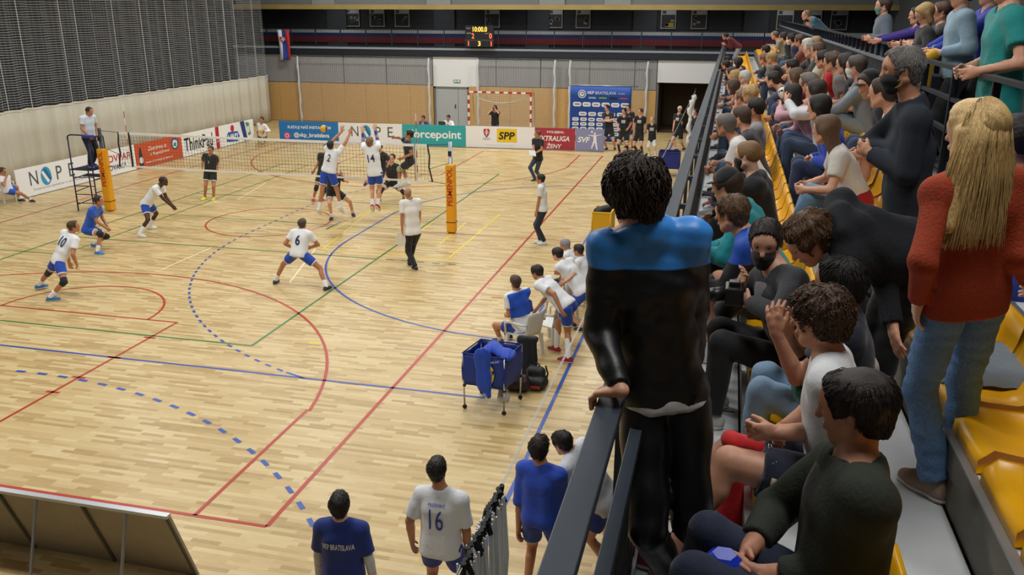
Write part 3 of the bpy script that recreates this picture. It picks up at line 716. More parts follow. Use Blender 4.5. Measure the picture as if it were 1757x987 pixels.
def hair_prims(g, st, lod):
    c, f, u, l, k = g.head, g.hf, g.hu, g.hl, g.hk
    th = {'buzz': .003, 'short': .011, 'crop': .007, 'curly': .017, 'mop': .021, 'long': .014, 'bob': .016, 'pony': .009, 'bun': .009, 'thin': .004, 'quiff': .013}.get(st, .01)*k
    p = [pr(c+u*.033*k-f*.03*k, c+u*.034*k+f*.018*k, .09*k+th, .083*k+th, .02, l, .88)]
    if st in ('quiff', 'mop', 'curly'): p.append(pr(c+u*.085*k+f*.03*k-l*.025*k, c+u*.085*k+f*.03*k+l*.025*k, .035*k, None, .03))
    if st in ('short', 'crop', 'curly', 'mop', 'quiff', 'buzz', 'thin'): p.append(pr(c-f*.045*k+u*.02*k, c-f*.05*k-u*.045*k, .072*k+th, .05*k+th, .03, l, 1.05))
    p.append(pr(c+f*(.136 if st != 'thin' else .135)*k+u*(.004 if st not in ('thin',) else .014)*k, None, (.104 if st != 'thin' else .12)*k, None, .012, op='s'))
    sides = st in ('short', 'crop', 'buzz', 'quiff', 'thin', 'curly', 'pony', 'bun', 'mop')
    if sides:
        for sg in (1, -1): p.append(pr(c+l*sg*.085*k-u*.035*k+f*.012*k, c+l*sg*.09*k-u*.01*k-f*.006*k, .036*k, .02*k, .008, op='s'))
        p.append(cut(c-u*.072*k-f*.05*k, -u+f*.25, .14*k))
    if st == 'long':
        dn = -nrm(g.t*.75+UP*.4); L = .26*k
        for sg in (-1, -.45, .0, .45, 1): p.append(pr(c+l*sg*.066*k-f*(.055-.035*abs(sg))*k, c+l*sg*.085*k-f*(.085-.03*abs(sg))*k+dn*L*(1-.15*abs(sg)), .038*k, .03*k, .035))
    if st == 'bob':
        for sg in (-1, -.4, .4, 1): p.append(pr(c+l*sg*.072*k-f*(.05-.04*abs(sg))*k, c+l*sg*.08*k-f*(.055-.045*abs(sg))*k-u*.10*k, .034*k, .03*k, .03))
    if st == 'pony':
        b = c-f*.115*k+u*.03*k; p += [pr(b, b-f*.05*k-u*.06*k, .022*k, .03*k, .015), pr(b-f*.05*k-u*.06*k, b-f*.045*k-u*.19*k, .03*k, .014*k, .02)]
    if st == 'bun': p.append(pr(c-f*.12*k+u*.01*k, None, .034*k, None, .012))
    return p
def person(label, s):
    g = solve(s); lod = s.get('lod', 1); g.nk = s.get('nk', 1.)
    g.sole = [nrm(UP-g.toe[i]*(UP@g.toe[i])) for i in (0, 1)]
    vb, vh, vd, vc = VOX[lod]; seed = abs(hash(label)) % 9973 if False else sum(ord(c)*(i+1) for i, c in enumerate(label)) % 9973
    base = (g.an[0]+g.an[1])/2; base = np.array([base[0], base[1], min(g.an[0][2], g.an[1][2])-.085*g.k])
    root = empty('person', base); tag(root, label, 'person', s.get('group'))
    sk = skinm(s.get('skin', 'fair'))
    Vs, Fs, n = [], [], 0
    jobs = [(body_prims(g, s), vb), (head_prims(g, lod), vh)]
    for i, nm in ((0, 'l'), (1, 'r')):
        if not s.get('nohand'): jobs.append((hand_prims(g, i, s.get('p'+nm, {})), vd))
    for p, v in jobs:
        V, F = smesh('b', p, v); Vs.append(V); Fs.append(F+n); n += len(V)
    me = qmesh('body', np.concatenate(Vs)-base, np.concatenate(Fs)); link('body', me, sk, root)
    def add(name, prims, m, vox=vc, amp=0., fr=(26, 26, 12), parent=root, keep=False, sd=0):
        V, F = smesh(name, prims, vox, amp, seed+sd, fr)
        if len(V) < 4: return None
        o = link(name, qmesh(name, V-base, F), m, parent)
        if keep: setattr(g, keep, BVHTree.FromPolygons(V.tolist(), F.tolist()))
        return o
    g.add, g.root, g.base = add, root, base
    A = {0: .005, 1: .004, 2: 0.}[lod]
    if s.get('bot'):
        kd, c, *o = s['bot']; o = o[0] if o else {}
        g.bot = add(kd if kd not in ('pants', 'jeans') else 'trousers', bot_prims(g, s, kd, o), o.get('mat') or fabm(c, o.get('rough', .8)), amp=o.get('amp', A), fr=o.get('fr', (20, 20, 26)), keep='bsurf' if lod < 2 else False, sd=3)
        if kd == 'shorts' and o.get('trim'):
            for i in (0, 1):
                h, kn = g.hp[i], g.kn[i]; td = nrm(kn-h); f = o.get('len', .64); lr = s.get('leg', 1.)*g.k; e = along(h, kn, f); lo = .018
                add('hem_trim', [pr(h, e+td*.06, .089*lr+lo+.004, (.089-.03*f)*lr+lo*1.5+.004, 0, cp=[(e+td*.004, td), (e-td*.022, -td)])], fabm(o['trim']), vox=.013)
    if s.get('top'):
        kd, c, *o = s['top']; o = o[0] if o else {}
        g.top = add({'tee': 'shirt', 'tank': 'vest', 'long': 'shirt', 'jacket': 'jacket', 'hoodie': 'hoodie'}[kd], top_prims(g, s, kd, o), o.get('mat') or fabm(c, o.get('rough', .8)), amp=o.get('amp', A), fr=o.get('fr', (24, 24, 14)), keep='surf', sd=1)
    for i in (0, 1):
        if s.get('shoes'):
            b = g.an[i]-g.sole[i]*.085*g.k
            sh = add('shoe', shoe_prims(g, i)+[cut(b+g.sole[i]*.02*g.k, -g.sole[i], .25)], mat('shoe', s['shoes'], .55), vox=vd*1.15)
            if sh: add('sole', shoe_prims(g, i, .004)+[cut(b, -g.sole[i], .25), cut(b+g.sole[i]*.024*g.k, g.sole[i], .25)], mat('sole', s.get('sole', 'DADAD6'), .6), vox=vd*1.15, parent=sh)
        if s.get('socks'):
            f = s.get('sockh', .62); e = along(g.kn[i], g.an[i], f); d = nrm(g.an[i]-g.kn[i]); lr = s.get('leg', 1.)*g.k
            add('sock', [pr(along(g.kn[i], g.an[i], f-.1), g.an[i], .054*lr+.002, .038*lr+.008, .02, cp=[(e, -d)])], fabm(s['socks']), vox=vd*1.5)
        if s.get('knee') and s['knee'][i]:
            d = nrm(g.an[i]-g.kn[i]); h = nrm(g.hp[i]-g.kn[i]); lr = s.get('leg', 1.)*g.k
            add('knee_pad', [pr(g.kn[i], g.kn[i]+d*.16, .060*lr+.006, .054*lr+.006, .02, cp=[(g.kn[i]+d*.09, d)]), pr(g.kn[i], g.kn[i]+h*.16, .060*lr+.006, .068*lr+.006, .02, cp=[(g.kn[i]+h*.09, h)])], fabm(s['knee'][i]), vox=vd*1.4)
    if s.get('hair'):
        st, c = s['hair'][:2]
        amp = {'curly': .009, 'mop': .011}.get(st, .003 if lod == 0 else 0.)
        hm = s['hair'][2] if len(s['hair']) > 2 else hairm(c, st in ('curly', 'mop', 'buzz'))
        V, F = smesh('hair', hair_prims(g, st, lod), vh*1.05, amp, seed+5, (70, 70, 70)); link('hair', qmesh('hair', V-base, F), hm, root); g.hairV, g.hairF = V, F
    c, f, u, l, k = g.head, g.hf, g.hu, g.hl, g.hk
    if lod < 2:
        for sg in (1, -1):
            ec = c+f*.0785*k+u*.009*k+l*sg*.031*k-base
            if lod == 0:
                e = MB().ball(ec, .0115*k, 14).build('eye', mat('eye_white', 'B4ACA4', .35), root, True)
                MB().ball(ec+f*.0062*k, .0072*k, 10).build('iris', mat('iris', '2A1C14', .2), e, True)
            else: MB().ball(ec+f*.002, .0105*k, 8).build('eye', mat('eye_dark', '241C18', .3), root, True)
            b = c+f*.09*k+u*.03*k+l*sg*.03*k-base
            MB().tube([b+l*sg*.018*k-f*.012*k, b, b-l*sg*.016*k], [.003, .005, .004], 6).build('eyebrow', hairm(s.get('hair', ('x', '3A2A20'))[1]), root, True)
        MB().tube([c+f*.09*k-u*.058*k+l*.022*k-base, c+f*.0985*k-u*.058*k-base, c+f*.09*k-u*.058*k-l*.022*k-base], [.003, .005, .003], 6).build('mouth', mat('lips', 'A0604F', .5), root, True)
    if s.get('mask'):
        col_, low = s['mask']; d = -.012*k if not low else -.026*k
        add('face_mask', [pr(c+f*.05*k-u*.035*k+u*d, c+f*.055*k-u*.085*k+u*d*.4, .066*k, .048*k, .02, l, 1.0), pr(c+f*.085*k-u*.03*k+u*d, None, .03*k, None, .02), cut(c+u*d-u*.005*k, u-.25*f, .12), cut(c+f*.012*k, -f, .16), pr(c-f*.02*k, c+f*.03*k-u*.06*k, .066*k, .05*k, 0, l, .9, op='s')], fabm(col_), vox=vh)
    if s.get('cap'):
        add('cap', [pr(c+u*.045*k-f*.02*k, None, .104*k, None, .01, l, .92), cut(c+u*.04*k, -u, .2), pr(c+u*.045*k+f*.09*k-l*.03*k, c+u*.045*k+f*.09*k+l*.03*k, .05*k, None, .006, u, .14)], fabm(s['cap']), vox=vh)
    if s.get('towel'): pass
    return g
def decal(g, st, m, height, width, dist, side=-1, dx=0., name='print', bold=.0, shear=0., axis=None, lift=.011, surf=None):
    """lettering on the shirt: dist = metres below the neck along the spine, side -1 = back, +1 = chest"""
    n = g.S*side; y = g.t; x = nrm(np.cross(y, n)); n = np.cross(x, y)
    o = g.neck-g.t*dist+x*(dx-width/2)-y*height/2
    ob = text(name, st, m, o, x, y, height, width, None, bold, shear, 1., lift, surf or g.surf)
    me = ob.data; v = np.empty(len(me.vertices)*3); me.vertices.foreach_get('co', v); v = v.reshape(-1, 3)-g.base; me.vertices.foreach_set('co', v.ravel()); me.update()
    ob.parent = g.root
    return ob

def onto(g, surf, pix, off=.003):
    """points of the photograph's sight lines where they meet a garment"""
    P = []
    for q in pix:
        d = nrm(ray(*q)); h = surf.ray_cast(Vector(CAM), Vector(d))
        if h[0] is not None: P.append(np.array(h[0])-d*off-g.base)
    return P
def stroke(g, surf, pix, r, m, name='print'):
    P = onto(g, surf, pix)
    if len(P) > 1: MB().tube(P, r, 5).build(name, m, g.root, True)
def patch(g, dist, w, h, m, side=1, dx=0., surf=None, name='print', n=6):
    """a flat print laid on the shirt"""
    N = g.S*side; y = g.t; x = nrm(np.cross(y, N)); N = np.cross(x, y); V = []; ok = True
    for j in range(n+1):
        for i in range(n+1):
            o = g.neck-y*(dist-h/2+h*j/n)+x*(dx-w/2+w*i/n); hh = (surf or g.surf).ray_cast(Vector(o+N*.4), Vector(-N))
            if hh[0] is None: return
            V.append(np.array(hh[0])+N*.005-g.base)
    MB().add(V, [(j*(n+1)+i, (j+1)*(n+1)+i, (j+1)*(n+1)+i+1, j*(n+1)+i+1) for j in range(n) for i in range(n)]).build(name, m, g.root, True)
def strands(name, P, R, m, root, sides=3):
    """many tapered strands at once: P (n, k, 3) points, R (n, k) radii"""
    P = np.asarray(P, float); R = np.asarray(R, float); n, k, _ = P.shape
    T = np.gradient(P, axis=1); T /= np.linalg.norm(T, axis=2, keepdims=True)+1e-9
    X = np.cross(T, np.array([.31, .52, .79])); X /= np.linalg.norm(X, axis=2, keepdims=True)+1e-9; Y = np.cross(T, X)
    a = np.arange(sides)*2*math.pi/sides
    V = P[:, :, None, :]+R[:, :, None, None]*(np.cos(a)[None, None, :, None]*X[:, :, None, :]+np.sin(a)[None, None, :, None]*Y[:, :, None, :])
    i = np.arange(n)[:, None, None]*k*sides; j = np.arange(k-1)[None, :, None]*sides; t = np.arange(sides)[None, None, :]; t2 = (t+1) % sides
    F = np.stack([i+j+t, i+j+t2, i+j+sides+t2, i+j+sides+t], -1).reshape(-1, 4)
    return link(name, qmesh(name, V.reshape(-1, 3), F), m, root)
def locks(g, n, L, r, color, seed=1, fall=.5, curl=.0, zone=None, name='hair_locks', m=None, lift=.006, flow=None):
    """tapered strands rooted on the hair surface, combed away from the crown and lying on it"""
    rg = np.random.RandomState(seed); c, f, u, l, k = g.head, g.hf, g.hu, g.hl, g.hk; PP, RR = [], []; cr = c+u*.115*k-f*.045*k
    bv = BVHTree.FromPolygons(g.hairV.tolist(), g.hairF.tolist()); done = 0; step = L/5
    for p in g.hairV[rg.randint(0, len(g.hairV), n*2)]:
        if done >= n: break
        d = nrm(p-c)
        if zone and not zone(d@f, d@u, abs(d@l)): continue
        lo, no, _, _ = bv.find_nearest(Vector(p)); no = np.array(no); away = p-cr; away = away-no*(away@no); dirn = nrm(nrm(away)+rg.normal(size=3)*.18+(flow if flow is not None else 0)); dirn = nrm(dirn-no*(dirn@no))
        q = p.copy(); pts = [p-no*.004]; ph = rg.uniform(0, 6.28); sd_ = np.cross(no, dirn); st_ = step*rg.uniform(.7, 1.2); lf = lift*rg.uniform(.2, 1)
        for s_ in range(5):
            dirn = nrm(dirn-UP*fall*.12+sd_*curl*math.sin(ph+s_*1.7)); q = q+dirn*st_; h = bv.find_nearest(Vector(q))
            if h[0] is not None and h[3] < .035:
                no = np.array(h[1]); q = np.array(h[0])+no*(lf*(1.2-abs(s_-1.5)*.25))
            pts.append(q.copy())
        rr = r*rg.uniform(.7, 1.3); PP.append(pts); RR.append([rr*.6, rr, rr, rr*.9, rr*.6, rr*.1]); done += 1
    return strands(name, np.array(PP)-g.base, RR, m or hairm(color), g.root)
# ------------------------------------------------------------------ people on the court
WT, BK = 'E9ECEF', '17181B'
BS = ('shorts', '1D49B4', dict(trim='E4E6EA')); KS = ('shorts', '191A1E', dict(trim='DCDCDA'))
M_NUM, M_NUMW = mat('print_navy', '1C2A5C', .6), mat('print_white', 'E8E8E8', .6)
M_NUMB = mat('print_blue', '2440A8', .6)
HOME, AWAY = 'home players on court in white and blue', 'away players on court in black'
g = person('white shirt number 6 player squatting wide, back to the camera', dict(group=HOME, h=1.9, face=2, feet=[(473, 488), (560, 499)], pel=(513, 432), neck=(518, 396), head=(519, 384), lean=16, look=(-5, 5), hl=(501, 425, .33), el=(496, 412), hr=(534, 424, .33), er=(539, 412), kl=(484, 455), kr=(549, 460), top=('tee', WT), bot=BS, shoes='2A2C30', socks='F0F0F0', sockh=.66, hair=('crop', '4A3A2C'), skin='tan'))
decal(g, '6', M_NUM, .23, .11, .22, bold=.02); decal(g, 'SP SLOVPAP', M_NUMW, .03, .18, .61, surf=g.bsurf)
g = person('white shirt number 10 player lunging at the far left of court', dict(group=HOME, h=1.9, face=42, sface=14, feet=[(66, 497), (87, 517)], pel=(102, 444), neck=(122, 402), head=(127, 389), lean=26, look=(65, 8), hr=(131, 452, .0), er=(124, 437), hl=(119, 451, .25), kl=(89, 466), kr=(111, 483), top=('tee', WT), bot=BS, shoes='3D77B5', socks='F0F0F0', sockh=.62, knee=(BK, BK), hair=('quiff', '4A3222'), skin='tan'))
decal(g, '10', M_NUM, .23, .17, .2, bold=.015, shear=.12)
person('libero in plain blue shirt crouching by the left net post', dict(group=HOME, h=1.85, face=78, feet=[(162, 424), (168, 437)], pel=(152, 391), neck=(164, 355), head=(170, 344), lean=22, look=(80, 4), hr=(182, 391, -.05), er=(170, 384), hl=(184, 388, .2), kr=(174, 402), top=('tee', '2158BE'), bot=('shorts', '1A44A8', dict(trim='E4E6EA')), shoes='3D84C4', socks='F0F0F0', sockh=.66, knee=(BK, BK), hair=('short', '2A1C16'), skin='tan'))
person('dark-skinned player in white reaching both forearms forward to receive', dict(group=HOME, h=1.9, face=82, feet=[(258, 393), (240, 407)], pel=(253, 347), neck=(273, 319), head=(281, 311), lean=38, look=(82, 6), hl=(296, 352, .1), hr=(295, 354, -.1), er=(277, 341), el=(282, 340), kr=(256, 369), kl=(277, 361), top=('tee', WT), bot=BS, shoes='E6E6E4', socks='F0F0F0', sockh=.48, hair=('buzz', '15100D'), skin='dark'))
OPEN = dict(n=(0, 1, .1), curl=.08, spread=.3, thumb=1.0)
g = person('white shirt number 2 blocker leaping with both arms up', dict(group=HOME, h=1.95, gy=-.75, face=6, feet=[(547, 360, -.1), (585, 356, .1)], pel=(564, 293), neck=(571, 259), head=(567, 249), lean=6, look=(-15, 18), hl=(586, 226, .3), el=(577, 238), hr=(600, 229, .25), er=(594, 235), **{'raise': 1}, pl=dict(OPEN, d=(.1, .25, 1)), pr=dict(OPEN, d=(.35, .2, .9)), kl=(551, 327), kr=(578, 325), tp=(40, 40), top=('tee', WT, dict(hem=.02)), bot=BS, shoes='D5D7D9', socks='F0F0F0', sockh=.62, hair=('short', '16110E'), skin='tan'))
decal(g, '2', M_NUM, .2, .1, .2, bold=.01); decal(g, 'SP SLOVPAP', M_NUMW, .035, .2, .60, surf=g.bsurf)
g = person('white shirt number 14 blocker leaping in blue arm sleeves', dict(group=HOME, h=1.96, gy=-.75, face=-3, feet=[(639, 353, 0), (648, 352, .05)], pel=(643, 294), neck=(637, 254), head=(635, 244), lean=3, look=(0, 14), hl=(622, 226, .3), el=(625, 240), hr=(643, 222, .3), er=(647, 238), **{'raise': 1}, pl=dict(OPEN, d=(-.15, .2, 1)), pr=dict(OPEN, d=(0, .2, 1)), kl=(638, 331), kr=(648, 331), tp=(40, 40), top=('tee', WT), bot=BS, shoes='B3202A', socks='F0F0F0', sockh=.62, hair=('curly', '7A5A3C'), skin='fair'))
decal(g, '14', M_NUM, .21, .2, .26, bold=.01); decal(g, 'SP SLOVPAP', M_NUMW, .035, .2, .62, surf=g.bsurf)
for i in (0, 1):
    sh, el, wr = g.sh[i], g.el[i], g.wr[i]; a = along(sh, el, .55)
    g.add('arm_sleeve', [pr(a, el, .052, .046, .01, cp=[(a, sh-el)]), pr(el, wr, .046, .034, .01, cp=[(along(el, wr, .9), wr-el)])], fabm('2050C0'), vox=.013)
# away side
g = person('black kit player in bright yellow shoes seen through the net', dict(group=AWAY, h=1.88, face=172, feet=[(367, 343), (352, 343)], pel=(361, 292), neck=(361, 266), head=(361.5, 257), lean=8, hr=(347, 287, -.1), er=(349, 277), hl=(374, 288, -.1), el=(373, 277), kr=(355, 315), kl=(368, 316), top=('tee', '1D2124'), bot=KS, shoes='E6EC1E', socks='D9A184', sockh=.9, hair=('crop', '3A2A20'), skin='tan'))
decal(g, '7', M_NUMW, .1, .05, .22, 1)
person('black kit player with red shoes half hidden left of number 2', dict(group=AWAY, h=1.9, face=150, feet=[(552, 344), (538, 346)], pel=(555, 298), neck=(560, 265), head=(561, 254), lean=10, hr=(539, 292, -.1), er=(547, 280), hl=(572, 290, -.1), kr=(543, 320), top=('tee', '1D2124'), bot=KS, shoes='C22A2A', socks='EEEEEE', sockh=.8, knee=(BK, BK), hair=('short', '1A1411'), skin='tan'))
person('black kit player squatting behind the legs of number 2', dict(group=AWAY, h=1.9, face=155, feet=[(606, 371), (569, 378)], pel=(572, 327), neck=(573, 301), head=(573, 291), lean=32, hl=(586, 303, -.25), el=(596, 311), hr=(578, 305, -.3), kr=(566, 339), kl=(592, 333), pl=dict(curl=.2, d=(0, 0, 1), n=(0, -1, 0), spread=.2), pr=dict(curl=.2, d=(0, 0, 1), n=(0, -1, 0), spread=.2), top=('tee', '1D2124'), bot=KS, shoes='2B2340', socks='EEEEEE', sockh=.7, hair=('short', '1A1411'), skin='fair'))
person('black kit player jumping behind number 14, mostly hidden', dict(group=AWAY, h=1.92, gy=.75, face=-170, feet=[(650, 322, 0), (630, 309, .2)], pel=(650, 289), neck=(652, 262), head=(650, 252), lean=4, hl=(666, 282, -.1), el=(664, 270), hr=(634, 280, .1), kl=(651, 307), kr=(640, 302), tp=(30, 30), top=('tee', '1D2124'), bot=KS, shoes='2C4C9C', socks='EEEEEE', sockh=.8, hair=('short', '1A1411'), skin='fair'))
person('black kit player crouching low facing the net, right of number 14', dict(group=AWAY, h=1.9, face=176, feet=[(693, 344), (651, 346)], pel=(672, 312), neck=(672, 281), head=(673, 271), lean=18, look=(178, 4), hr=(664, 306, -.25), er=(659, 294), hl=(686, 304, -.25), el=(688, 294), kr=(657, 324), kl=(688, 323), top=('tee', '1D2124'), bot=KS, shoes='3A8F4A', socks='E8B090', sockh=.9, knee=(BK, BK), hair=('short', '16110E'), skin='fair'))
g = person('black kit number 13 attacker hanging in the air at the right of the net', dict(group=AWAY, h=1.95, gy=1.0, face=-105, feet=[(685, 316, -.1), (699, 313, .1)], pel=(703, 275), neck=(699, 241), head=(702, 231), lean=2, look=(-110, -2), hr=(676, 236, .1), er=(687, 237), hl=(691, 271, -.25), el=(709, 265), kl=(686, 290), kr=(692, 291), tl_=0, tp=(10, 10), top=('tee', '1D2124'), bot=KS, shoes='DFE6EA', sole='6FB0D8', socks='EEEEEE', sockh=.7, knee=('B8C9A8', 'B8C9A8'), hair=('short', '16110E'), skin='tan'))
# coaches and officials on the floor
def P2(label, **k): return person(label, k)
g = P2('shaven-headed coach in white shirt and black trousers holding a paper', h=1.84, face=-35, feet=[(713, 464), (703, 456)], pel=(708, 397), neck=(704, 343), head=(700, 331), lean=0, look=(-12, 12), hl=(690, 400, -.1), el=(693, 382), hr=(719, 386, .1), er=(724, 369), top=('tee', 'EDEDEA', dict(loose=.02, hem=.05, sleeve=.7)), bot=('pants', '14161C'), shoes='1A1C1E', hair=('buzz', 'A57E62'), skin='tan', wide=1.05)
w = g.wr[0]; pp = MB().box((-.11, -.002, -.30), (.11, .002, 0)).build('sheet_of_paper', mat('paper', 'E9E7E2', .7)); pp.location = w+np.array([0, -.02, -.07]); pp.rotation_euler = (.1, .15, .4); tag(pp, 'white paper sheet hanging from the coach\'s left hand', 'paper')
P2('coach in white polo and navy trousers standing right of the net post', h=1.84, face=-95, feet=[(934, 420), (928, 418)], pel=(932, 358), neck=(929, 317), head=(927, 307), lean=0, look=(-95, -2), hl=(920, 366, -.12), el=(925, 348), hr=(924, 366, .15), top=('tee', 'E4E6E8', dict(collar=.05, hem=.03)), bot=('pants', '1B2336'), shoes='E4E4E2', hair=('short', '1E1612'), skin='tan')
g = P2('away coach in black polo and jeans holding a clipboard', h=1.86, face=-155, feet=[(925, 306), (918, 311)], pel=(923, 270), neck=(923, 239), head=(922, 230), lean=0, look=(-120, 0), hl=(918, 263, -.3), el=(930, 255), hr=(916, 264, -.3), er=(914, 254), top=('tee', '17191C', dict(collar=.04)), bot=('jeans', '33414F'), shoes='3B2A20', hair=('buzz', '5A4636'), skin='tan')
cb = MB().box((-.12, -.16, -.006), (.12, .16, .006)).build('clipboard', mat('board', 'D6D4CE', .6)); cb.location = (g.wr[0]+g.wr[1])/2+np.array([-.05, -.12, .03]); cb.rotation_euler = (.5, .1, .4); tag(cb, 'pale clipboard held by the coach in black polo', 'clipboard')
# away substitutes by the banner
SUB = 'away substitutes waiting by the sponsor banner'
def sub(label, **k):
    k.setdefault('top', ('tee', '141517', dict(hem=.14))); k.setdefault('bot', ('shorts', '16171B', dict(len=.74, trim='DCDCDA'))); k.setdefault('face', 186)
    g = person(label, dict(k, group=SUB))
    if k.get('lod', 1) < 2: patch(g, .20, .17, .13, mat('print_grey', 'A9ABAD', .7))
    return g
sub('tallest substitute with folded arms in front of the banner', h=1.97, feet=[(1055, 257), (1041, 257)], pel=(1045, 223), neck=(1043, 194), head=(1041, 185), hl=(1038, 208, -.3), el=(1054, 209), hr=(1050, 206, -.32), er=(1035, 208), shoes='1B1C1E', socks='E5E5E5', sockh=.85, hair=('quiff', '2A1C16'), look=(215, -4), top=('tee', '23262B'))
sub('dark-haired substitute with both hands on hips and black leg sleeves', h=1.85, feet=[(1077, 264), (1063, 264)], pel=(1070, 228), neck=(1071, 200), head=(1070.5, 191), hl=(1078, 220, -.1), el=(1083, 212), hr=(1061, 220, -.1), er=(1057, 211), shoes='B52A2E', socks='1A1A1C', sockh=.05, hair=('short', '17120F'), look=(200, -10))
sub('substitute standing behind the one with hands on hips', h=1.9, feet=[(1085, 254), (1075, 253)], pel=(1081, 221), neck=(1079, 193), head=(1078, 185), shoes='B52A2E', socks='E5E5E5', sockh=.85, hair=('short', '1A1411'), top=('tee', '23262B'), face=195)
sub('substitute with reddish hair between the hands-on-hips player and the child', h=1.88, feet=[(1102, 265), (1094, 264)], pel=(1097, 230), neck=(1099, 200), head=(1099, 191), hl=(1103, 233, -.05), hr=(1087, 228, 0), shoes='23282A', socks='1A1A1C', sockh=.1, hair=('short', '5A3524'), look=(222, -4), face=195)
sub('child in black shirt, smallest of the waiting substitutes', h=1.52, feet=[(1125, 270), (1115, 268)], pel=(1119, 238), neck=(1119, 213), head=(1119, 205), hl=(1125, 240, 0), hr=(1111, 240, 0), shoes='E2E2E0', socks='E5E5E5', sockh=.4, hair=('buzz', 'A98A66'), skin='pale', hk=1.05, bot=('shorts', 'D8D8D6', dict(len=.9)))
sub('substitute with white headband leaning by the dark passage', h=1.86, feet=[(1174, 257), (1161, 259)], pel=(1165, 224), neck=(1165, 196), head=(1166, 187), hl=(1167, 226, -.1), hr=(1155, 222, -.1), shoes='1B1C1E', socks='E5E5E5', sockh=.85, hair=('buzz', 'D8D4CC'), face=215)
sub('person at the far right passage, mostly hidden by the railing', h=1.8, feet=[(1198, 262), (1189, 262)], pel=(1193, 229), neck=(1193, 201), head=(1193, 192), shoes='1B1C1E', hair=('short', '3A2A20'), face=215, lod=2)
# home bench
BEN = 'home team at the bench'
g = P2('seated home player with a blue towel over his back', group=BEN, h=1.92, face=-50, at=unp(895, 556, 2, .56), feet=[(858, 590), (874, 580)], pel=(895, 556), neck=(886, 500), head=(884, 484), lean=4, look=(-40, -2), hl=(868, 541, .1), el=(874, 530), hr=(884, 545, .35), er=(902, 530), kl=(843, 556), kr=(862, 552), top=('tee', WT), bot=('shorts', '1B3F9C'), shoes='33363A', socks='F0F0F0', sockh=.7, hair=('short', '4A3424'), skin='tan')
t, S, SL = g.t, g.S, g.SL
V = []; nu, nv = 15, 15; Fq = []
for j in range(nv):
    for i in range(nu):
        u_ = (i/(nu-1)-.5)*.50; o = g.neck-t*(-.01+.44*j/(nv-1))+SL*u_-S*.5
        h_ = g.surf.ray_cast(Vector(o), Vector(S))
        p_ = np.array(h_[0]) if h_[0] is not None else o+S*(.42+.1*abs(u_))
        if h_[0] is not None and (p_-o)@S > .62: p_ = o+S*.45
        V.append(p_-S*(.022+.008*math.sin(u_*26+j*.5))+UP*.0)
for j in range(nv-1):
    for i in range(nu-1): Fq.append((j*nu+i, j*nu+i+1, (j+1)*nu+i+1, (j+1)*nu+i))
tw = MB().add(V, Fq).build('towel', fabm('1F55C6', .9), None, True); tw.modifiers.new('s', 'SOLIDIFY').thickness = .012; tag(tw, 'blue towel draped over the back of the seated home player', 'towel')
P2('home player in red shoes bending over a white chair', group=BEN, h=1.96, face=-72, feet=[(975, 622), (955, 604)], pel=(972, 524), neck=(929, 481), head=(921, 467), lean=58, look=(-70, -18), hr=(922, 529, .25), er=(936, 512), hl=(962, 530, -.22), el=(957, 502), kl=(977, 562), kr=(959, 556), top=('tee', WT), bot=BS, shoes='A41C2A', socks='F0F0F0', sockh=.28, hair=('short', '1E1612'), skin='tan')
P2('home player bending with hand on knee behind the red-shoed one', group=BEN, h=1.95, face=-65, feet=[(1001, 570), (983, 560)], pel=(1000, 500), neck=(966, 449), head=(956, 436), lean=42, look=(-65, -14), hr=(962, 470, .2), hl=(970, 484, -.15), el=(988, 472), top=('tee', WT), bot=BS, shoes='24262A', hair=('short', '1A1411'), skin='fair')
P2('grey-haired coach in white seated furthest along the home bench', group=BEN, h=1.8, face=-70, at=unp(987, 466, 2, .56), feet=[(958, 486), (962, 492)], pel=(987, 466), neck=(977, 432), head=(969, 420), lean=20, look=(-80, -14), top=('tee', 'E6E8EA'), bot=('pants', '1B2336'), shoes='24262A', hair=('short', '8E8E8C'), skin='tan')
P2('dark-haired man in white seated beside the grey-haired coach', group=BEN, h=1.8, face=-65, at=unp(1008, 480, 2, .56), feet=[(978, 502), (984, 508)], pel=(1008, 480), neck=(998, 442), head=(992, 429), lean=8, look=(-75, -6), top=('tee', 'E6E8EA'), bot=('pants', '1B2336'), shoes='24262A', hair=('short', '241A14'), skin='tan')
# home reserves at the near right corner
RES = 'home reserves standing in the near corner'
def stand(px, py, z): L = unp(px, py, 2, z); return L
L = stand(583, 862, 1.70)
g = P2('reserve in dark blue shirt lettered VKP BRATISLAVA, back to camera', group=RES, lod=0, h=1.82, face=-8, at=L, feet=[('w', L[0]-.12, L[1], 0), ('w', L[0]+.12, L[1], 0)], pel=('w', L[0], L[1]-.02, .97), neck=(585, 897), head=(583, 866), look=(-15, 2), hl=('w', L[0]-.29, L[1]+.05, .82), hr=('w', L[0]+.29, L[1]+.02, .82), top=('tee', '16307E', dict(sleeve=.72, loose=.024)), bot=('shorts', '1A2F7A'), shoes='E2E2E0', hair=('short', '17110E'), skin='fair')
locks(g, 500, .03, .0022, '1C1512', 31, .1, .1); decal(g, 'VKP BRATISLAVA', M_NUMW, .055, .30, .175, bold=.012)
for i in (0, 1): g.add('arm_sleeve', [pr(along(g.sh[i], g.el[i], .5), g.el[i], .05, .047, .01), pr(g.el[i], g.wr[i], .047, .034, .01)], fabm('C9CDD2'), vox=.011)
L = stand(750, 804, 1.78)
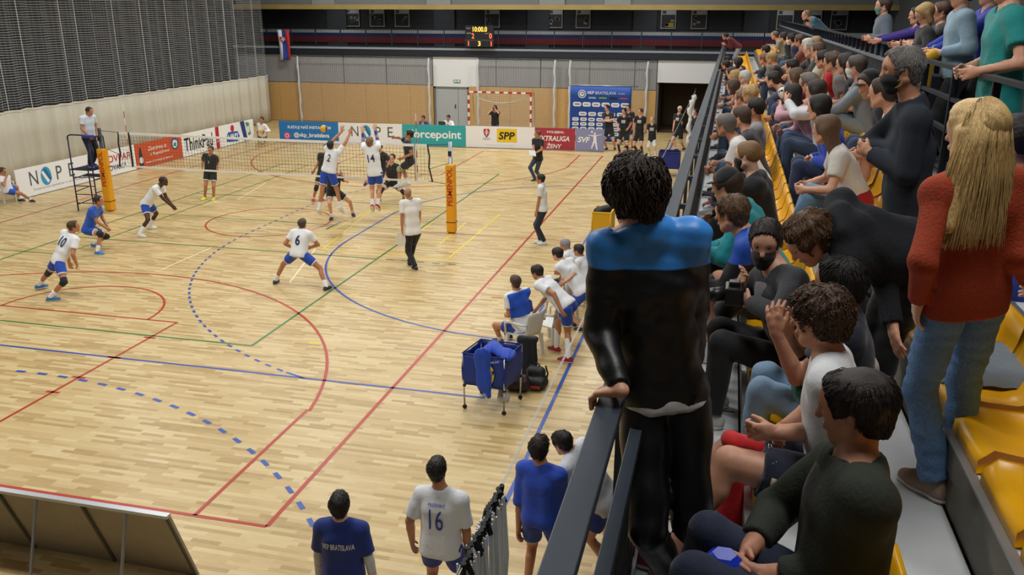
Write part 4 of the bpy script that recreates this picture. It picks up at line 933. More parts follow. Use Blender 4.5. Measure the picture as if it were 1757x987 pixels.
g = P2('reserve in white shirt number 16 seen from behind', group=RES, lod=0, h=1.95, face=2, at=L, feet=[('w', L[0]-.12, L[1], 0), ('w', L[0]+.14, L[1], 0)], pel=('w', L[0]+.03, L[1]-.03, 1.03), neck=(757, 843), head=(750, 805), look=(-8, 4), hl=('w', L[0]-.30, L[1]+.05, .9), hr=(806, 962, .0), er=(806, 905), top=('tee', 'E4E8EC', dict(sleeve=.78, loose=.024, hem=.13)), bot=('shorts', '1D3C9C'), shoes='E2E2E0', hair=('crop', '17110E'), skin='tan')
locks(g, 500, .025, .0022, '1C1512', 32, .1, .1); decal(g, '16', M_NUMB, .21, .14, .235, bold=.0); decal(g, 'PREŠINSKÝ', M_NUMB, .035, .17, .085, bold=.01)
L = stand(926, 768, 1.76)
g = P2('reserve in plain royal blue top and blue shorts beside the railing', group=RES, lod=0, h=1.93, face=12, at=L, feet=[('w', L[0]-.12, L[1], 0), ('w', L[0]+.14, L[1]+.05, 0)], pel=('w', L[0]+.03, L[1]-.03, 1.02), neck=(929, 801), head=(926, 768), look=(5, 2), hl=(889, 915, .05), el=(892, 872), hr=(964, 892, .1), er=(968, 855), top=('long', '2149B8', dict(sleeve=.12, loose=.026, hem=.08)), bot=('shorts', '1D3FA8', dict(len=.72, trim='C8D0E0')), shoes='E2E2E0', hair=('short', '241811'), skin='tan'); locks(g, 500, .04, .003, '2A1C14', 33, .0, .5, lift=.012); decal(g, 'SP SLOVPAP', M_NUMW, .04, .2, .60, surf=g.bsurf)
L = stand(964, 760, 1.5)
g = P2('reserve in white bending forward beside the tribune railing', group=RES, lod=0, h=1.9, face=-70, at=L, feet=[('w', L[0]+.6, L[1]-.1, 0), ('w', L[0]+.55, L[1]+.2, 0)], pel=('w', L[0]+.5, L[1]-.12, .98), neck=(981, 776), head=(964, 760), look=(-60, -25), hl=('w', L[0]+.05, L[1]-.2, .75), hr=('w', L[0]+.15, L[1]+.2, .75), top=('tee', 'DDE2E8'), bot=('shorts', '1D3FA8'), shoes='E2E2E0', hair=('short', '1A120E'), skin='fair')
locks(g, 400, .03, .0022, '1C1512', 34, .1, .1); decal(g, '2', M_NUMB, .2, .1, .2)
# others round the hall
g = P2('referee in pale polo and navy trousers standing on the umpire stand', h=1.84, z=1.32, face=100, at=(-6.1, .1, 0), feet=[('w', -6.12, .22, 1.32), ('w', -6.0, .0, 1.32)], pel=(151.5, 232), neck=(150, 199), head=(154, 191), lean=4, look=(100, -6), hr=(152, 233, -.28), er=(139, 221), hl=(166, 229, .2), top=('tee', 'C9D6E4', dict(collar=.05, loose=.022, hem=.05)), bot=('pants', '161C30', dict(loose=.026)), shoes='2C3F8C', sole='E8E8E8', hair=('short', '2A1C16'), skin='tan', wide=1.12, belly=1.25)
P2('ball boy sitting on a white chair at the left edge, hand to mouth', h=1.7, face=88, at=unp(12, 324, 2, .52), feet=[(35, 346), (54, 347)], pel=(12, 324), neck=(6, 303), head=(5, 294), lean=2, hl=(11, 312, .1), hr=(10, 306, -.15), er=(7, 318), kl=(27, 325), kr=(40, 328), top=('tee', 'E2E4E6'), bot=('shorts', '2453B8'), shoes='1D2440', socks='E8E8E8', sockh=.8, hair=('short', '4A3626'), skin='tan')
g = P2('ball boy in white squatting with a yellow ball at the far corner', h=1.7, face=176, at=unp(450, 230, 2, .5), feet=[(456, 243.5), (446, 243.5)], pel=(450, 230), neck=(449, 213), head=(449, 205), lean=18, look=(170, -8), hl=(454, 225, -.4), hr=(450, 226, -.4), kl=(458, 229), kr=(442, 229), top=('long', 'E8E8E8'), bot=('shorts', '2A2C30'), shoes='202226', hair=('short', '1A1411'), skin='tan')
KID = g
L1, L2 = unp(726, 203, 1, 16.6), unp(769, 202, 1, 16.6); ZH = [float(L1[2]), float(L2[2])]
for L, lb, c, px in ((L1, 'scorer in dark blue top sitting behind the sponsor boards', '2A2F78', 726), (L2, 'scorer in white shirt working at a laptop behind the boards', 'E6E8EA', 769)):
    P2(lb, lod=2, h=1.8, face=185, at=L, feet=[('w', L[0]+.1, L[1]-.4, 0), ('w', L[0]-.1, L[1]-.4, 0)], pel=('w', L[0], L[1]+.1, L[2]-.68), neck=('w', L[0], L[1]+.03, L[2]-.17), head=('w', *L), hl=('w', L[0]+.15, L[1]-.35, .8), hr=('w', L[0]-.15, L[1]-.35, .8), khl=(0, -1, 1), khr=(0, -1, 1), top=('long', c), bot=('pants', '1B2336'), shoes='24262A', hair=('short', '1A1411'), skin='tan', look=(185, -15))
L = unp(849.5, 185, 2, 1.6)
g = P2('photographer in black top and jeans standing in front of the goal net', lod=2, h=1.72, face=183, at=L, feet=[('w', L[0]+.1, L[1], 0), ('w', L[0]-.1, L[1], 0)], pel=('w', L[0], L[1], .93), neck=('w', L[0], L[1], 1.42), head=('w', L[0], L[1]-.01, 1.59), hl=('w', L[0]+.06, L[1]-.22, 1.55), hr=('w', L[0]-.12, L[1]-.22, 1.5), ehl=(1, 0, -1), ehr=(-1, 0, -1), top=('tee', '16171A'), bot=('jeans', '3B4C60'), shoes='222222', hair=('long', '1E1613'), skin='fair')
PHO = g
# ------------------------------------------------------------------ sponsor boards
X3, Y3, Z3 = np.eye(3)
def pm(c): return mat('print', c, .6)
def board(a, b, face, label, h=.97, group='sponsor boards round the court'):
    """upright board from floor point a (left as seen) to b (right); returns (root, place function, width)"""
    a, b = np.array([a[0], a[1], 0.]), np.array([b[0], b[1], 0.]); w = np.linalg.norm(b-a); xd = (b-a)/w; n = np.cross(xd, UP)
    r = empty('sponsor_board', (a+b)/2); tag(r, label, 'sponsor board', group)
    o = -(a+b)/2+a
    def quad(name, x0, z0, x1, z1, d0, d1, m):
        v = [o+xd*x+UP*z+n*d for d in (d0, d1) for x, z in ((x0, z0), (x1, z0), (x1, z1), (x0, z1))]
        return MB().add(v, [(3,2,1,0),(4,5,6,7),(0,1,5,4),(1,2,6,5),(2,3,7,6),(3,0,4,7)]).build(name, m, r)
    quad('panel', 0, .03, w, h, -.03, 0, pm(face))
    quad('frame', 0, 0, w, .03, -.035, .008, mat('alu', '8F9498', .4, .7))
    for t in (.15, .85): MB().bar(o+xd*w*t-n*.03+UP*(h-.15), o+xd*w*t-n*.5+UP*.01, .03).build('strut', M_GALV, r)
    def tx(s, x, z, hh, ww, c, **k):
        return text('lettering', s, pm(c), o+xd*x+UP*z, xd, UP, hh, ww, r, off=.006, **k)
    def poly(pts, c, d=.005, name='emblem'):
        return MB().add([o+xd*x+UP*z+n*d for x, z in pts], [tuple(range(len(pts)))]).build(name, pm(c), r)
    def rect(x0, z0, x1, z1, c, d=.004): return poly([(x0, z0), (x1, z0), (x1, z1), (x0, z1)], c, d, 'colour_field')
    def disc(x, z, rx, rz, c, d=.005): return poly([(x+rx*math.cos(t*math.pi/12), z+rz*math.sin(t*math.pi/12)) for t in range(24)], c, d)
    return r, w, tx, poly, rect, disc
def nope(tx, poly, disc, x, s, sub):
    tx('N', x, .36, .40*s, .30*s, '50555A'); cx = x+.62*s
    disc(cx, .57, .20*s, .27*s, '2F9CC8')
    poly([(cx-.17*s, .72), (cx-.02*s, .80), (cx+.17*s, .42), (cx+.03*s, .33)], 'F2F3F4', .008); poly([(cx-.1*s, .78), (cx-.0*s, .84), (cx+.2*s, .46), (cx+.13*s, .36)], '1F6F9E', .0085)
    tx('P', x+1.02*s, .36, .40*s, .22*s, '50555A'); tx('E', x+1.52*s, .36, .40*s, .22*s, '50555A')
    if sub: tx('Dopravné systémy a technológie', x+.1, .16, .09, 2.4, '9AA0A5')
r, w, tx, poly, rect, disc = board((-9.4, .6), (-9.32, 4.3), 'EDEFF0', 'white board with thin grey letters and blue emblem behind the umpire stand')
nope(tx, poly, disc, .55, 1.15, True)
r, w, tx, poly, rect, disc = board((-9.32, 4.32), (-9.26, 6.34), 'EFEFEF', 'white board with red and navy lettering next to the left net post')
tx('SLOVPAP', .15, .50, .26, 1.6, 'B5202C', bold=.01); tx('SLOVAKIA', .3, .20, .20, 1.2, '24306E', bold=.01)
r, w, tx, poly, rect, disc = board((-9.26, 6.36), (-9.2, 9.26), 'CB5329', 'orange board with white script and a round blue badge')
tx('Zoznámte sa', .75, .62, .16, 1.15, 'F4E9E2', shear=.25, bold=.01); tx('s Kapitánom', .85, .38, .16, 1.2, 'F4E9E2', shear=.25, bold=.01); tx('www.bozskykapitan.sk', .55, .13, .11, 1.7, 'F4E9E2', shear=.25, bold=.01)
disc(2.45, .66, .24, .24, '28487E'); disc(2.45, .66, .17, .17, 'DCE6EE', .007); disc(2.45, .63, .1, .07, '3B8E6A', .009)
poly([(.18, .1), (.42, .1), (.40, .5), (.34, .8), (.26, .8), (.2, .5)], '2A2C3E'); disc(.30, .32, .11, .13, 'D8DCE4', .008)
r, w, tx, poly, rect, disc = board((-9.2, 9.28), (-9.16, 12.2), 'EEF0F0', 'white board with tall black letters and a red strip')
tx('ThinkPad', .15, .22, .56, 2.05, '16181B', bold=.012); rect(2.45, .0, 2.72, .97, 'B3202C'); tx('Lenovo', 2.5, .3, .1, .2, 'F4F4F4')
r, w, tx, poly, rect, disc = board((-9.16, 12.22), (-9.1, 14.85), 'EEF0F0', 'white board with a blue badge and red flame, furthest on the left')
poly([(.35, .2), (1.25, .12), (1.4, .35), (1.25, .58), (.5, .62), (.3, .4)], '1F5AA6'); tx('URPI', .45, .3, .2, .8, 'F2F4F6', bold=.02); disc(.85, .75, .14, .16, 'C3282E', .007)
poly([(1.5, .97), (1.85, .97), (2.05, .05), (1.75, .05)], '243A7A'); poly([(1.95, .9), (2.25, .85), (2.35, .3), (2.15, .25)], '5E8F4A'); rect(2.05, .4, 2.25, .7, 'DDE8DC', .008)
r, w, tx, poly, rect, disc = board((-7.57, 14.5), (-4.66, 14.66), '1D78BE', 'bright blue board with white handwritten lettering')
tx('SLEDUJ NÁŠ INSTAGRAM', .42, .60, .20, 2.15, 'F2F4F6', shear=.15, bold=.02); tx('@vkp_bratislava', .72, .2, .26, 1.75, 'F2F4F6', bold=.025); disc(.38, .3, .17, .17, 'C9508E', .006); disc(.38, .3, .1, .1, 'F3D9E6', .008); disc(.38, .3, .06, .06, 'C9508E', .010)
r, w, tx, poly, rect, disc = board((-4.64, 14.66), (-1.6, 14.82), 'EEF0F1', 'white board with thin grey letters and blue emblem behind the blockers')
nope(tx, poly, disc, .62, 1.15, False)
r, w, tx, poly, rect, disc = board((-1.58, 14.82), (1.36, 15.03), '2FA7AE', 'turquoise board with one white word')
tx('Forcepoint', .3, .26, .48, 2.45, 'F2F6F6', bold=.02)
r, w, tx, poly, rect, disc = board((1.38, 15.03), (4.5, 15.22), 'EFF0F2', 'white board with a crest and a yellow square logo')
def shield(poly, x, z, s, d=.006):
    poly([(x-.11*s, z+.14*s), (x+.11*s, z+.14*s), (x+.11*s, z-.02*s), (x, z-.17*s), (x-.11*s, z-.02*s)], 'B8242E', d)
    for (a, b, c, e) in ((-.015, -.1, .015, .12), (-.055, .05, .055, .075), (-.075, -.015, .075, .012)): poly([(x+a*s, z+b*s), (x+c*s, z+b*s), (x+c*s, z+e*s), (x+a*s, z+e*s)], 'F2F2F2', d+.002)
    poly([(x-.08*s, z-.08*s), (x+.08*s, z-.08*s), (x, z-.16*s)], '23408E', d+.001)
shield(poly, .95, .68, 1.25)
for q in range(3): MB_ = tx('o', .78+.11*q, .36, .11, .12, '9BA2A8')
rect(1.42, .28, 2.32, .88, 'EBC81E'); tx('SPP', 1.5, .40, .34, .74, '22241A', bold=.03, shear=.15); tx('generálny partner slovenského volejbalu', .9, .12, .045, 1.3, 'A8AEB4')
r, w, tx, poly, rect, disc = board((4.52, 15.22), (6.3, 15.3), 'A9303F', 'dark red board with white league lettering')
tx('VOLEJBAL', .52, .72, .13, .78, 'F2EEEE', shear=.2, bold=.02); tx('EXTRALIGA', .12, .40, .23, 1.42, 'F2EEEE', shear=.2, bold=.02); tx('ŽENY', .5, .08, .24, .7, 'F2EEEE', shear=.2, bold=.02)
r, w, tx, poly, rect, disc = board((6.32, 15.3), (7.58, 15.3), '8C8FB8', 'lilac board with a white jumping figure')
tx('SVF', .1, .38, .25, .55, 'F2F2F6', shear=.2, bold=.03); disc(.72, .86, .045, .045, 'F0F0F6')
poly([(.78, .72), (.92, .72), (.93, .5), (1.0, .08), (.94, .08), (.86, .4), (.74, .12), (.70, .14), (.80, .5)], 'F0F0F6'); poly([(.55, .70), (.80, .66), (1.15, .74), (1.15, .76), (.85, .71), (.55, .72)], 'F0F0F6', .007); disc(.85, .78, .045, .05, 'F0F0F6', .007)
# near boards seen from the back (bottom left of the photograph)
nbr = empty('sponsor_board', (6.4, -15.4, 0)); tag(nbr, 'row of boards seen from its grey back in the near left corner', 'sponsor board')
xs = [2.6, 4.0, 5.36, 6.42, 7.44]
for a, b in zip(xs[:-1], xs[1:]):
    MB().add([(x-6.4, y, z) for y0 in (0, .035) for x, y, z in ((a+.004, -.17+y0, .95), (b-.004, -.17+y0, .95), (b-.004, .17+y0, .0), (a+.004, .17+y0, .0))], [(0,1,2,3),(7,6,5,4),(0,4,5,1),(1,5,6,2),(2,6,7,3),(3,7,4,0)]).build('panel', mat('board_back', 'A59C8C', .7, var=.05, bscale=5), nbr)
    MB().bar((b-6.4-.01, -.185, .93), (b-6.4-.01, .15, .02), .035, .02).build('batten', mat('batten_dark', '5A554B', .7), nbr)
MB().bar((xs[0]-6.4, -.17, .96), (1.04, -.17, .96), .07, .035).build('top_rail', mat('alu', 'B9BEC4', .35, .6), nbr)
for x in (5.85, 6.95, 4.6): MB().bar((x-6.4, -.2, .93), (x-6.4+.02, -.52, .01), .025).build('strut', M_GALV, nbr)
# ------------------------------------------------------------------ sponsor banner
bl_, br_ = unp(979, 147, 1, 17.6), unp(1084, 150, 1, 17.6); bw = br_[0]-bl_[0]; bz = bl_[2]
bn = empty('sponsor_banner', (bl_[0]+bw/2, 17.6, 0)); tag(bn, 'large blue banner with a club emblem and rows of white logo pills', 'banner')
v = []; f = []; NX, NZ = 24, 6
for j in range(NZ+1):
    for i in range(NX+1): v.append((-bw/2+bw*i/NX, .012*math.sin(i*1.1)*(1-j/NZ), .12+(bz-.12)*j/NZ))
for j in range(NZ):
    for i in range(NX): f.append((j*(NX+1)+i, j*(NX+1)+i+1, (j+1)*(NX+1)+i+1, (j+1)*(NX+1)+i))
o = MB().add(v, f).build('cloth', fabm('16479C', .6), bn, True); o.modifiers.new('s', 'SOLIDIFY').thickness = .01
MB().tube([(-bw/2-.3, .02, bz+.02), (bw/2+.3, .02, bz+.02)], .025).build('top_tube', M_GALV, bn, True)
for sx in (-1, 1): MB().tube([(sx*(bw/2-.4), .08, 0), (sx*(bw/2-.4), .08, bz)], .02).build('pole', M_GALV, bn, True)
for sx in (-1, 1): MB().bar((sx*(bw/2-.4), -.3, .02), (sx*(bw/2-.4), .4, .02), .05, .03).build('foot', M_GALV, bn)
def bt_(s, x, z, h, w, c='EEF0F3', **k): text('lettering', s, pm(c), (x-bw/2, -.03, z), X3, Z3, h, w, bn, off=.0, **k)
bt_('VKP', .78, bz-.36, .14, .32, bold=.03, shear=.1); bt_('BRATISLAVA', 1.16, bz-.36, .13, .95); bt_('VOLLEYBALL', 2.2, bz-.34, .06, .32)
def pill(x0, z0, x1, z1, c='EEF0F3', d=-.03, nm='logo_pill'):
    r_ = (z1-z0)*.35; p = []
    for cx, cz, a in ((x1-r_, z1-r_, 0), (x0+r_, z1-r_, 90), (x0+r_, z0+r_, 180), (x1-r_, z0+r_, 270)):
        p += [(cx+r_*math.cos(math.radians(a+t))-bw/2, d, cz+r_*math.sin(math.radians(a+t))) for t in (0, 45, 90)]
    MB().add(p, [tuple(range(12))]).build(nm, pm(c), bn)
def disc3(x, z, r_, c, d): MB().add([(x-bw/2+r_*math.cos(t*.2618), d, z+r_*math.sin(t*.2618)) for t in range(24)], [tuple(range(24))]).build('emblem', pm(c), bn)
disc3(.55, bz-.36, .19, 'D9E2EE', -.03); disc3(.55, bz-.36, .15, '3E6FB4', -.033); disc3(.55, bz-.36, .11, 'E6ECF4', -.036); disc3(.57, bz-.34, .05, 'C5736E', -.039)
for i, c in enumerate(('8FB4D8', '7BA84A', '1B2230', 'B04A5A')): pill(.85+.48*i, bz-.56, 1.2+.48*i, bz-.48, c)
rg = random.Random(4)
def mark(x0, z0, x1, z1):
    pill(x0, z0, x1, z1); k = (x1-x0)
    pill(x0+k*.2, z0+(z1-z0)*.4, x1-k*.2, z0+(z1-z0)*.64, rg.choice(['7B848F', '4A4F58', '8FA6BE', '9A9FA8', '6F86A4']), -.034, 'logo_mark')
for i in range(6): mark(.14+.44*i, bz-.92, .52+.44*i, bz-.72)
for i in range(5): mark(.42+.44*i, bz-1.34, .78+.44*i, bz-1.16)
for j in range(4):
    for i in range(7): mark(.12+.375*i, bz-1.58-.215*j, .42+.375*i, bz-1.42-.215*j)
# ------------------------------------------------------------------ volleyball net, posts
M_PAD = mat('pad_yellow', 'EAA312', .5)
for sx, lab in ((-1, 'left net post in a tall yellow-orange pad beside the umpire stand'), (1, 'right net post in a tall yellow-orange pad nearest the camera')):
    r = empty('net_post', (5.5*sx, 0, 0)); tag(r, lab, 'net post', 'padded net posts')
    MB().tube([(0, 0, 0), (0, 0, 2.52)], .052, 14).build('pole', M_GALV if sx > 0 else mat('pole_dark', '3A3D42', .4, .5), r, True)
    o = MB().box((-.125, -.12, .02), (.125, .12, 1.92)).build('pad', M_PAD, r, bevel=.04)
    text('lettering', 'PESMENPOL', pm('B3261C'), (.075, -.122, .78), Z3, -X3, .15, 1.05, r, bold=.02, off=.002)
    MB().box((-.13, -.125, .3), (.13, .125, .33)).build('strap', mat('strap', '8A5A10', .6), r)
    MB().box((-.04, -.09, 2.15), (.04, -.04, 2.28)).build('winch', M_STEEL, r)
net = empty('volleyball_net', (0, 0, 0)); tag(net, 'volleyball net with white tapes stretched between the yellow posts', 'net')
zt = lambda x: 2.43-.015*(1-(x/4.9)**2)
m = MB()
for i in range(98):
    x = -4.85+.1*i; m.bar((x, 0, zt(x)-1.0), (x, 0, zt(x)-.05), .0048)
for j in range(1, 10):
    for i in range(16):
        a, b = -4.85+9.7*i/16, -4.85+9.7*(i+1)/16; m.bar((a, 0, zt(a)-.05-.095*j), (b, 0, zt(b)-.05-.095*j), .0048)
o = m.build('mesh', mat('net_cord', '4A463C', .8), net); tag(o, kind='stuff')
for nm, z0, z1 in (('top_tape', -.07, 0), ('bottom_tape', -1.04, -.99)):
    m = MB()
    for i in range(16):
        a, b = -4.85+9.7*i/16, -4.85+9.7*(i+1)/16
        m.add([(a, -.008, zt(a)+z0), (b, -.008, zt(b)+z0), (b, -.008, zt(b)+z1), (a, -.008, zt(a)+z1), (a, .008, zt(a)+z0), (b, .008, zt(b)+z0), (b, .008, zt(b)+z1), (a, .008, zt(a)+z1)], [(0,1,2,3),(7,6,5,4),(0,4,5,1),(3,2,6,7)])
    m.build(nm, mat('tape', 'EEEEEA', .7), net)
for sx in (-1, 1):
    MB().box((sx*4.5-.025, -.012, 1.4), (sx*4.5+.025, .012, 2.43)).build('side_band', mat('band_black', '1A1A1C', .7), net)
    MB().bar((sx*4.53-.02, -.014, 1.4), (sx*4.53-.02, -.014, 2.43), .03, .004).build('side_band', mat('tape', 'EEEEEA', .7), net)
    MB().tube([(sx*4.85, 0, 2.43), (sx*4.9, 0, 2.1), (sx*4.88, 0, 1.8), (sx*4.97, 0, 1.4)], .022, 8).build('side_cord', mat('band_black', '1A1A1C', .7), net, True)
    for z0, z1 in ((2.42, 2.45), (1.42, 1.35), (1.75, 1.95)): MB().tube([(sx*4.87, 0, z0), (sx*5.46, 0, z1)], .008, 6).build('rope', mat('rope_dark', '2A2A2C', .8), net)
    a = MB()
    for k in range(9): pass
    for k in range(9): MB().tube([(sx*4.55, -.02, 1.45+.2*k), (sx*4.55, -.02, 1.65+.2*k)], .011, 6).build('antenna_section', mat('ant', 'B8402C' if k % 2 else 'EEEAE0', .5), net)
# ball in the air
def ball(loc, label, r=.105):
    b = empty('volleyball', loc); tag(b, label, 'ball')
    for k in range(3):
        vv = MB(); vv.ball((0, 0, 0), r, 18)
        fs = [q for q in vv.f if int(((sum(math.atan2(vv.v[i][1], vv.v[i][0]) for i in q[:1])+math.pi)/(2*math.pi)*6)) % 3 == k]
        mm = MB(); mm.v = vv.v; mm.f = fs; mm.build('panel', mat('ball', ['E8B41C', 'E2A812', '2E4E9C'][k], .5), b, True)
    return b
ball(unp(556, 221, 1, .15), 'yellow volleyball in the air above the net')
kb = (KID.wr[0]+KID.wr[1])/2; ball(kb+np.array([0, -.12, 0]), 'yellow volleyball held by the ball boy in the far corner')
# ------------------------------------------------------------------ umpire stand
us = empty('umpire_stand', (-6.08, .05, 0)); tag(us, 'navy steel umpire stand with ladder beside the left net post', 'umpire stand')
MN = mat('navy_paint', '1C2348', .4, .2)
for x, y, t in ((-.36, -.32, 2.28), (.36, -.32, 2.28), (-.36, .36, 1.32), (.36, .36, 1.32)):
    MB().tube([(x*1.0, y, 0.03), (x, y*.95, t)], .02).build('leg', MN, us, True)
    MB().ball((x, y, .025), .025, 8).build('rubber_foot', mat('rubber', '151515', .7), us, True)
MB().box((-.36, -.34, 1.27), (.36, .38, 1.31)).build('platform', MN, us)
MB().box((-.30, .0, 1.02), (.34, .36, 1.05)).build('shelf', MN, us)
for z in (.25, .52, .78, 1.05): MB().tube([(-.36, -.32, z), (.36, -.32, z+.02)], .014).build('rung', MN, us, True)
for z in (.2, .6, 1.0): MB().tube([(.36, -.32, z), (.36, .36, z)], .014).build('brace', MN, us, True)
for z in (.2, .6, 1.0): MB().tube([(-.36, -.32, z), (-.36, .36, z+.05)], .014).build('brace', MN, us, True)
for y in (-.32,):
    MB().tube([(-.36, y, 2.2), (-.33, y, 2.3), (-.25, y+.02, 2.33), (.25, y+.02, 2.33), (.33, y, 2.3), (.36, y, 2.2)], .02).build('guard_bar', MN, us, True)
MB().tube([(.36, -.32, 2.26), (.36, .3, 2.26), (.36, .34, 2.2), (.36, .36, 1.3)], .018).build('guard_bar', MN, us, True)
MB().box((.18, -.36, 2.26), (.5, -.2, 2.34)).build('pad', mat('score_pad', '3A3F8C', .6), us, bevel=.01)
# ------------------------------------------------------------------ curtain along the left side
def cx(y): return -11.8+.10*math.sin(y*7.3+.8*math.sin(y*1.1))+.05*math.sin(y*2.3+1)+.03*math.sin(y*15.7)
CY0, CY1 = -9., 21.55
cu = empty('hall_curtain', (-11.8, 6, 0)); tag(cu, 'long cream dividing curtain with netting above, down the left side', 'curtain')
ys = np.arange(CY0, CY1, .07); m = MB(); zs = (.03, .8, 1.6, 2.47)
v = [(cx(y)*(1)+11.8+(0.02*math.sin(3*y) if j == 0 else 0), y-6, z) for y in ys for j, z in enumerate(zs)]; k = len(zs)
f = [(i*k+j, (i+1)*k+j, (i+1)*k+j+1, i*k+j+1) for i in range(len(ys)-1) for j in range(k-1)]
o = MB().add(v, f).build('cloth', mat('curtain_cream', 'C9C4B2', .85, bump=.1, bscale=30, var=.05), cu, True); o.modifiers.new('s', 'SOLIDIFY').thickness = .01
MB().add([(cx(y)+11.815, y-6, z) for y in ys for z in (2.43, 2.50)], [(2*i, 2*i+2, 2*i+3, 2*i+1) for i in range(len(ys)-1)]).build('hem', mat('hem', 'D8D4C6', .8), cu, True)
M_CORD = mat('cord_white', 'C6CACC', .8)
m = MB()
def ribbon(m, pts, w, d):
    pts = [np.array(p, float) for p in pts]; n = len(pts)
    t = nrm(pts[-1]-pts[0]); s_ = nrm(np.cross(t, d))*w/2; dd = np.array(d)*w*.5
    v = [p+q for p in pts for q in (s_, -s_, dd)]
    m.add(v, [(3*i+a, 3*i+(a+1) % 3, 3*i+3+(a+1) % 3, 3*i+3+a) for i in range(n-1) for a in range(3)])
yy = np.arange(CY0, CY1, .2)
for j in range(1, 62):
    z = 2.5+.085*j; ribbon(m, [(cx(y)+11.8, y-6, z+.008*math.sin(y*5+j)) for y in yy], .013, (1, 0, 0))
for y in np.arange(CY0, CY1, .12): ribbon(m, [(cx(y)+11.8, y-6, 2.5), (cx(y)+11.8, y-6, 7.7)], .0035, (1, 0, 0))
o = m.build('netting', M_CORD, cu); tag(o, kind='stuff')
rg = random.Random(8); y = CY0+.5
while y < CY1:
    MB().tube([(cx(y)+11.83, y-6, 2.5), (cx(y)+11.83, y-6+rg.uniform(-.05, .05), 5), (cx(y)+11.83, y-6, 7.7)], .012, 5).build('gathering_cord', M_CORD, cu); y += rg.uniform(.7, 2.2)
MB().tube([(0, CY0-6, 7.75), (0, CY1-6, 7.75)], .04, 8).build('track', M_GALV, cu)
# nets in front of the far wall
for (a, b, lab, z0) in ((-10.1, -2.62, 'white ball-stop net on the far wall left of the grey door', .15), (.05, 4.1, 'white ball-stop net on the far wall behind the goal', .15), (4.88, 8.75, 'white ball-stop net on the far wall behind the banner', .15)):
    r = empty('ball_stop_net', ((a+b)/2, FY-.35, 0)); tag(r, lab, 'net', 'ball-stop nets on the far wall'); w = (b-a)/2; m = MB()
    for i in range(int((b-a)/.11)+1): x = -w+.11*i; ribbon(m, [(x, 0, z0), (x+.02*math.sin(i), .0, 3.5)], .0075, (0, -1, 0))
    for j in range(31): z = z0+.11*j; ribbon(m, [(-w+2*w*q/60, .01, z+.022*math.sin(q*2.1+j*.3)*(1+z/3)) for q in range(61)], .0075, (0, -1, 0))
    o = m.build('netting', M_CORD, r); tag(o, kind='stuff')
    for sx in (-1, 1): MB().tube([(sx*w+.02*math.sin(q*1.7), 0, .02+3.5*q/12) for q in range(13)], [.06+.015*math.sin(q*2) for q in range(13)], 7).build('gathered_edge', M_CORD, r, True)
    MB().tube([(-w, 0, 3.53), (w, 0, 3.53)], .02, 6).build('cable', M_STEEL, r)
# ------------------------------------------------------------------ goal
GY = 19.6; ga, gb_ = unp(804, 160, 1, GY)[0], unp(911, 160, 1, GY)[0]
go = empty('handball_goal', ((ga+gb_)/2, GY, 0)); tag(go, 'handball goal with red and white striped posts by the far wall', 'goal'); gw = (gb_-ga)/2
MG = [mat('goal_red', 'B3261F', .4), mat('goal_white', 'E6E4DE', .4)]
for sx in (-1, 1):
    for k in range(10): MB().box((sx*gw-.04, -.04, .208*k), (sx*gw+.04, .04, .208*(k+1))).build('post_stripe', MG[(k+1) % 2], go)
    MB().tube([(sx*(gw+.0), .04, 2.06), (sx*gw, .7, 2.0), (sx*gw, 1.1, .05), (sx*gw, .05, .05)], .018, 6).build('net_bracket', M_GALV, go, True)
nn = 14
for k in range(nn): MB().box((-gw+.04+(2*gw-.08)*k/nn, -.04, 2.0), (-gw+.04+(2*gw-.08)*(k+1)/nn, .04, 2.08)).build('bar_stripe', MG[(k+1) % 2], go)
m = MB()
for i in range(32): x = -gw+2*gw*i/31; ribbon(m, [(x, .1, 2.0), (x, .8, 1.9), (x, 1.08, .02)], .008, (0, -1, 0))
for j in range(18): ribbon(m, [(-gw+2*gw*q/10, .82+.26*(1-j/18), .02+1.9*j/18) for q in range(11)], .008, (0, -1, 0))
o = m.build('goal_net', mat('cord_cream', 'D8D2C2', .8), go); tag(o, kind='stuff')
MB().tube([(-gw+.1+2*(gw-.1)*q/14, .05, 1.95-.42*(1-((q-7)/7)**2)) for q in range(15)], .016, 6).build('slack_cord', M_CORD, go, True)
# ------------------------------------------------------------------ scoreboard and flag
s0, s1 = unp(798, 44, 1, 21.5), unp(847, 81, 1, 21.5)
sb = empty('scoreboard', ((s0[0]+s1[0])/2, 21.5, s1[2])); tag(sb, 'black electronic scoreboard with glowing amber and red digits', 'scoreboard')
sw, sh_ = s1[0]-s0[0], s0[2]-s1[2]
MB().box((-sw/2, 0, 0), (sw/2, .12, sh_)).build('housing', mat('board_black', '0D0E10', .5), sb, bevel=.01)
MB().box((-sw/2-.02, -.01, sh_*.31), (sw/2+.02, 0, sh_*.33)).build('divider', mat('trim_grey', '5A5C5E', .5), sb)
for sx in (-1, 1): MB().bar((sx*.5, .1, sh_*.3), (sx*.5, .45, sh_*.3), .05).build('bracket', M_STEEL, sb)
def led(s, x, z, h, c, w=None, e=2.2): text('digits', s, mat('led'+c, c, .5, emit=e), (x*sw-sw/2, -.012, z*sh_), X3, Z3, h*sh_, w and w*sw, sb, bold=.01, off=0)
led('10:00.0', .27, .72, .23, 'FFB640', .5); led('2', .23, .40, .25, 'FF5A3C', .09); led('0', .85, .40, .25, 'FF5A3C', .09); led('1', .10, .05, .22, 'FF4A44', .035); led('3', .45, .05, .22, 'FFC050', .09); led('1', .90, .05, .22, 'FF4A44', .035)
